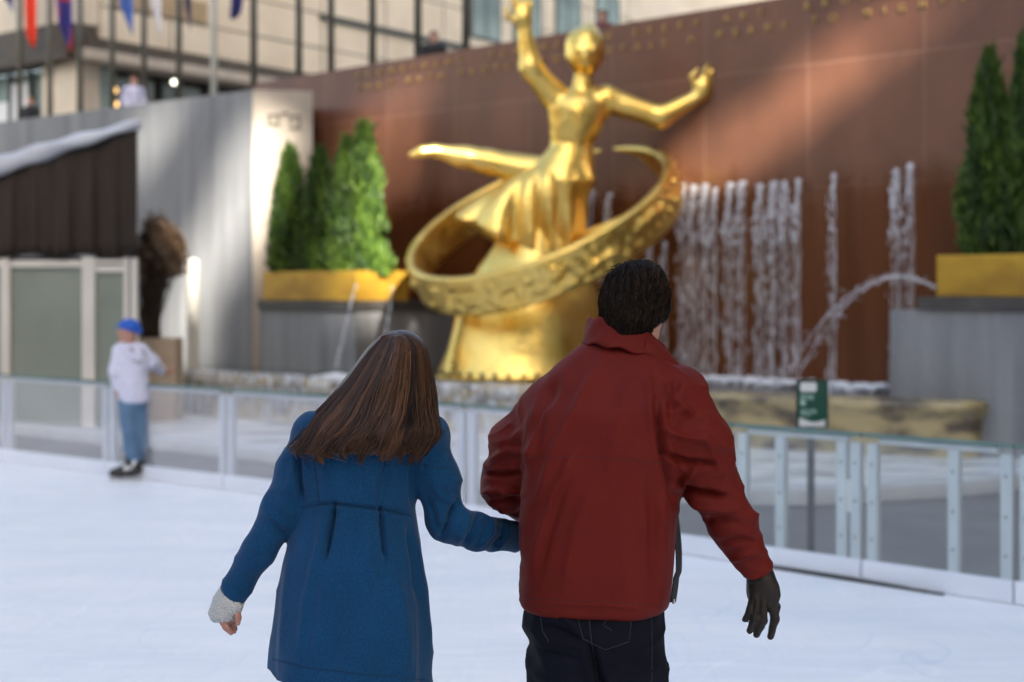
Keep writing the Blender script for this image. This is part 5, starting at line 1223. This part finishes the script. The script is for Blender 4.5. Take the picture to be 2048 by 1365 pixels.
for i in range(9500):
    c = wr.integers(NCL); base = cu_[c]; spread = .024; u0 = base+wr.normal()*spread
    lay = clay[c]+wr.random()*.008-.004; Lh = cl_[c]*(1-.16*wr.random()**1.5)*(.97 if .3 < base < .45 or .62 < base < .68 else 1.0); p = []; fly = wr.random() < .07
    v0_ = 0 if wr.random() < .7 else .35*wr.random(); L1 = Lh if v0_ == 0 else Lh*(.72+.28*wr.random())
    for k in range(22):
        t = v0_+(L1-v0_)*k/21; cv = max(0, t-.25)/.75; uu = u0+(base-u0)*cv**2*.7+.006*math.sin(i*1.7+t*9)*cv+1.3*ca[c]*math.sin(cp[c]+t*9)*cv+(.05*wr.normal()*cv if fly and k == 21 else 0)
        uu = min(1.02, max(-.02, uu)); q = hairpt(min(1,max(0,uu)), min(1,t), lay*min(1,.3+t)+.006*math.sin(cp[c]*2+t*7)*cv)
        if t > 1: q.z -= (t-1)*.26
        if fly: q = q+Vector((.016*math.sin(i*.7)*cv+.006*math.sin(i+t*5)*cv, -.006*cv, .006*math.sin(i*1.3)*cv))
        q.z += 0; p.append(q)
    paths.append(p); rad.append(.0006+.0008*wr.random()); tones.append(np.clip(.36+ctn[c]+.20*wr.normal(), 0, 1))
# inner shell so that no light comes through
mb = MB(); g = [[hairpt(a/30, b/24*.95, -.008) for a in range(31)] for b in range(25)]; mb.grid(g)
hs = mb.build('hair', M['hair_brown'], wom, True, solid=.01); tone_attr(hs.data, [.1]*len(hs.data.vertices))
st_ = strands('lock', paths, rad, M['hair_brown'], hs, tones)
hv = Vol((wh.x-.16,wh.y-.16,wh.z-.16),(wh.x+.16,wh.y+.2,wh.z+.16),.006); hv.ell(wh+Vector((0,-.002,.012)),(.081,.095,.104),.02,Matrix.Rotation(.2,3,'Y').to_quaternion()); hv.cap(wh+wf*.08-wu*.01,wh+wf*.14-wu*.03,.066,.06,.01,True)
sc2 = hv.build('scalp_hair', M['hair_brown'], hs, 1); tone_attr(sc2.data, [.15]*len(sc2.data.vertices))

# ------------------------------------------------------------------ boy at the barrier
YB = 13.2; MB_ = YB/FPX
def Q(px, py, dy=0): v = W(px, py, YB+dy); return (v.x, v.y, v.z)
boy = empty('person', (Q(268,960)[0], YB, 0), 'boy in a blue cap, pale lavender sweatshirt and jeans standing by the barrier', 'person')
h = .011; lo = (Q(205,0)[0], YB-.3, .04); hi = (Q(340,0)[0], YB+.35, 1.55)
hd = Vector(Q(256,664)); bf = Vector((-1,.15,.05)); bu = Vector((0,0,1))
hipL, hipR = Q(256,808,.0), Q(280,808,.06); knL, knR = Q(259,872,-.02), Q(283,872,.06); anL, anR = Q(268,934,-.02), Q(284,928,.08)
shL, shR = Q(240,703,-.04), Q(284,702,.02)
v = Vol(lo, hi, h)
v.ell(hd,(.092,.078,.108),.02); face(v, hd-Vector((.0,0,0)), bf, bu, .95); v.chain([hd-bu*.06, Q(262,705)],[.055,.06],.03)
v.chain([Q(262,715),Q(266,790)],[.095,.085],.04); v.chain([shL,Q(232,742,-.05),Q(236,778,-.02)],[.05,.04,.032],.03); v.chain([shR,Q(308,728,.06),Q(326,742,.2)],[.05,.04,.03],.03); hand_sdf(v, Q(326,742,.2), (.6,.8,-.1), (0,.3,1), .8, .5, .04, r=.011)
hand_sdf(v, Q(236,778,-.02), (.1,.3,-1), (-1,0,0), .8, .5, .04, r=.011)
v.chain([hipL,knL,anL],[.075,.052,.042],.03); v.chain([hipR,knR,anR],[.075,.052,.042],.03); v.build('body', M['skin'], boy, 2)
v = Vol(lo, hi, h)
v.loft([(Q(0,806)[2],Q(268,0)[0],YB+.02,.128,.125,0),(Q(0,790)[2],Q(268,0)[0],YB+.02,.142,.14,0),(Q(0,760)[2],Q(265,0)[0],YB+.01,.142,.14,0),(Q(0,720)[2],Q(263,0)[0],YB,.145,.125,0),(Q(0,700)[2],Q(262,0)[0],YB,.12,.10,0),(Q(0,686)[2],Q(261,0)[0],YB,.075,.075,0)],.03,2.3,.03)
v.chain([shL,Q(233,742,-.06),Q(236,772,-.04)],[.07,.064,.05],.03); v.chain([shR,Q(306,726,.06),Q(322,741,.17)],[.07,.062,.046],.03)
hf = v.build('sweatshirt', M['hoodie'], boy, 2, lambda P, n: .012*vnoise(P,(9,9,12),2))
off = wloc(hf); bm = bmesh.new(); bm.from_mesh(hf.data); bv = BVHTree.FromBMesh(bm); bm.free(); mb = MB()
for x, y, r in ((262,698,3.5),(266,703,3),(285,700,3.2),(289,708,3),(268,722,3),(277,726,3.4),(283,722,2.5),(256,716,2)):   # printed patches on the back
    ring = []
    for k in range(12):
        a = k/12*6.28; rr = r*(1+.35*math.sin(3*a+x)); dr = W(x+rr*math.cos(a), y+rr*.9*math.sin(a), 1)-Vector((0,0,CAMH)); hh = bv.ray_cast(Vector((0,0,CAMH))-off, dr.normalized())
        if hh[0] is not None: ring.append(hh[0]+off+hh[1]*.004)
    if len(ring) > 8: b = len(mb.v); mb.v += [tuple(p) for p in ring]; mb.f.append(tuple(range(b, b+len(ring))))
mb.build('print', M['grey'], hf)
v = Vol(lo, hi, h)
jL, jR = Q(266,916,-.02), Q(283,912,.07); v.ell(Q(268,800,.02),(.128,.12,.12),.03); v.chain([hipL,knL,jL],[.088,.072,.066],.02); v.chain([hipR,knR,jR],[.086,.070,.066],.02); v.build('jeans', M['bluejean'], boy, 2, lambda P, n: .010*vnoise(P,(10,10,16),7))
v = Vol((hd.x-.25,hd.y-.2,hd.z-.1),(hd.x+.25,hd.y+.2,hd.z+.22),.008)
v.ell(hd+Vector((.012,0,.035)),(.108,.092,.088),.02); v.plane_cut(hd+Vector((0,0,.018)), Vector((-.30,0,-1)).normalized()); v.ell(hd+Vector((.10,0,.012)),(.035,.05,.03),.02); v.build('cap', M['bluecap'], boy, 2)
mb = MB(); g = hd+bf*.094+Vector((0,-.02,.035)); mb.obox(g, bf, (0,1,0), Z3, .012, .045, .014); mb.build('eyewear', std('teal_lens',(.10,.35,.42),(.08,.3,.38),(9,9,9),.2), boy, bevel=.004)
skate_pair(boy, [(anL[0]-.02,anL[1],.15,-1,-.25),(anR[0]+.03,anR[1],.15,-1,.1)])
for a_ in (anL,):
    for z, q in ((.10,-.06),(.15,.01)):
        mb = MB(); mb.obox(Vector((a_[0]+q-.01, a_[1]-.058, z)), Vector((.6,0,.8)).normalized(), (0,1,0), Vector((-.8,0,.6)).normalized(), .05, .006, .016)
        mb.build('skate_stripe', M['white'], boy)

# ------------------------------------------------------------------ passers-by at street level
def passer(px, ytop, Y, shirt, hairc, label, turn=0, hgt=1.72, cat='person'):
    t_ = W(px, ytop, Y); z0 = t_.z-hgt; x = t_.x; s = hgt/1.72
    t = empty('person', (x, Y, z0), label, cat)
    def p(dx, dy, z): c, si = math.cos(turn), math.sin(turn); return (x+(dx*c-dy*si)*s, Y+(dx*si+dy*c)*s, z0+z*s)
    hh = .02; lo = (x-.5, Y-.4, z0-.02); hi = (x+.5, Y+.4, z0+hgt+.05)
    v = Vol(lo, hi, hh); c = Vector(p(0,0,1.60)); v.ell(c,(.078*s,.095*s,.112*s),.02); fwd = Vector(p(0,-1,0))-Vector(p(0,0,0)); face(v, c, fwd, Z3, s, .01); v.chain([p(0,0,1.55),p(0,0.01,1.42)],[.055,.06],.03); v.chain([p(0,0,1.38),p(0,0,.95)],[.12,.12],.04)
    for q in (-1,1):
        v.chain([p(q*.17,0,1.40),p(q*.22,0,1.13),p(q*.20,-.12,.92)],[.05,.042,.03],.03); v.ell(p(q*.20,-.16,.86),(.035,.03,.05),.02); v.chain([p(q*.09,0,.92),p(q*.09,-.01,.5),p(q*.09,.0,.08)],[.08,.06,.045],.03); v.cap(p(q*.09,.02,.05),p(q*.09,-.14,.04),.045,.04,.02)
    v.build('body', M['skin'], t, 2)
    v = Vol(lo, hi, hh); v.chain([p(0,0,1.36),p(0,0,.92)],[.15,.155],.04); v.chain([p(-.16,0,1.38),p(.16,0,1.38)],[.085,.085],.04)
    for q in (-1,1): v.chain([p(q*.17,0,1.38),p(q*.23,0,1.13),p(q*.20,-.12,.94)],[.075,.065,.05],.03)
    v.build('shirt', shirt, t, 2)
    v = Vol(lo, hi, hh); v.chain([p(0,0,.94),p(0,0,.86)],[.155,.15],.03)
    for q in (-1,1): v.chain([p(q*.09,0,.88),p(q*.09,-.01,.5),p(q*.09,0,.12)],[.10,.08,.07],.03)
    v.build('trousers', M['blackcloth'], t, 2)
    v = Vol(lo, hi, hh*.7); v.ell(Vector(p(0,.02,1.64)),(.09*s,.10*s,.09*s),.02); v.cap(p(0,-.10,1.58),p(0,-.16,1.58),.065,.06,.01,True); v.build('hair', hairc, t, 2)
hb = M['bark']; ha = std('auburn_hair',(.16,.05,.02),(.12,.04,.015),(9,9,9),.5)
passer(268, 152, 32.5, std('lavender_shirt',(.62,.62,.78),(.55,.55,.72),(6,6,6),.8), ha, 'passer-by in a pale lavender shirt standing in front of the dark shop entrance', .6)
passer(62, 190, 30.5, M['blackcloth'], hb, 'passer-by in black behind the grey wall at the far left, between flagpoles', -.5, 1.66)
passer(868, 62, 26.5, M['blackcloth'], ha, 'passer-by with a bare forehead looking over the red wall left of the statue', .3)
passer(1205, 20, 26.0, std('dark_red_shirt',(.13,.02,.025),(.1,.015,.02),(6,6,6),.8), hb, 'passer-by in dark red looking over the red wall behind the statue head', -.2)
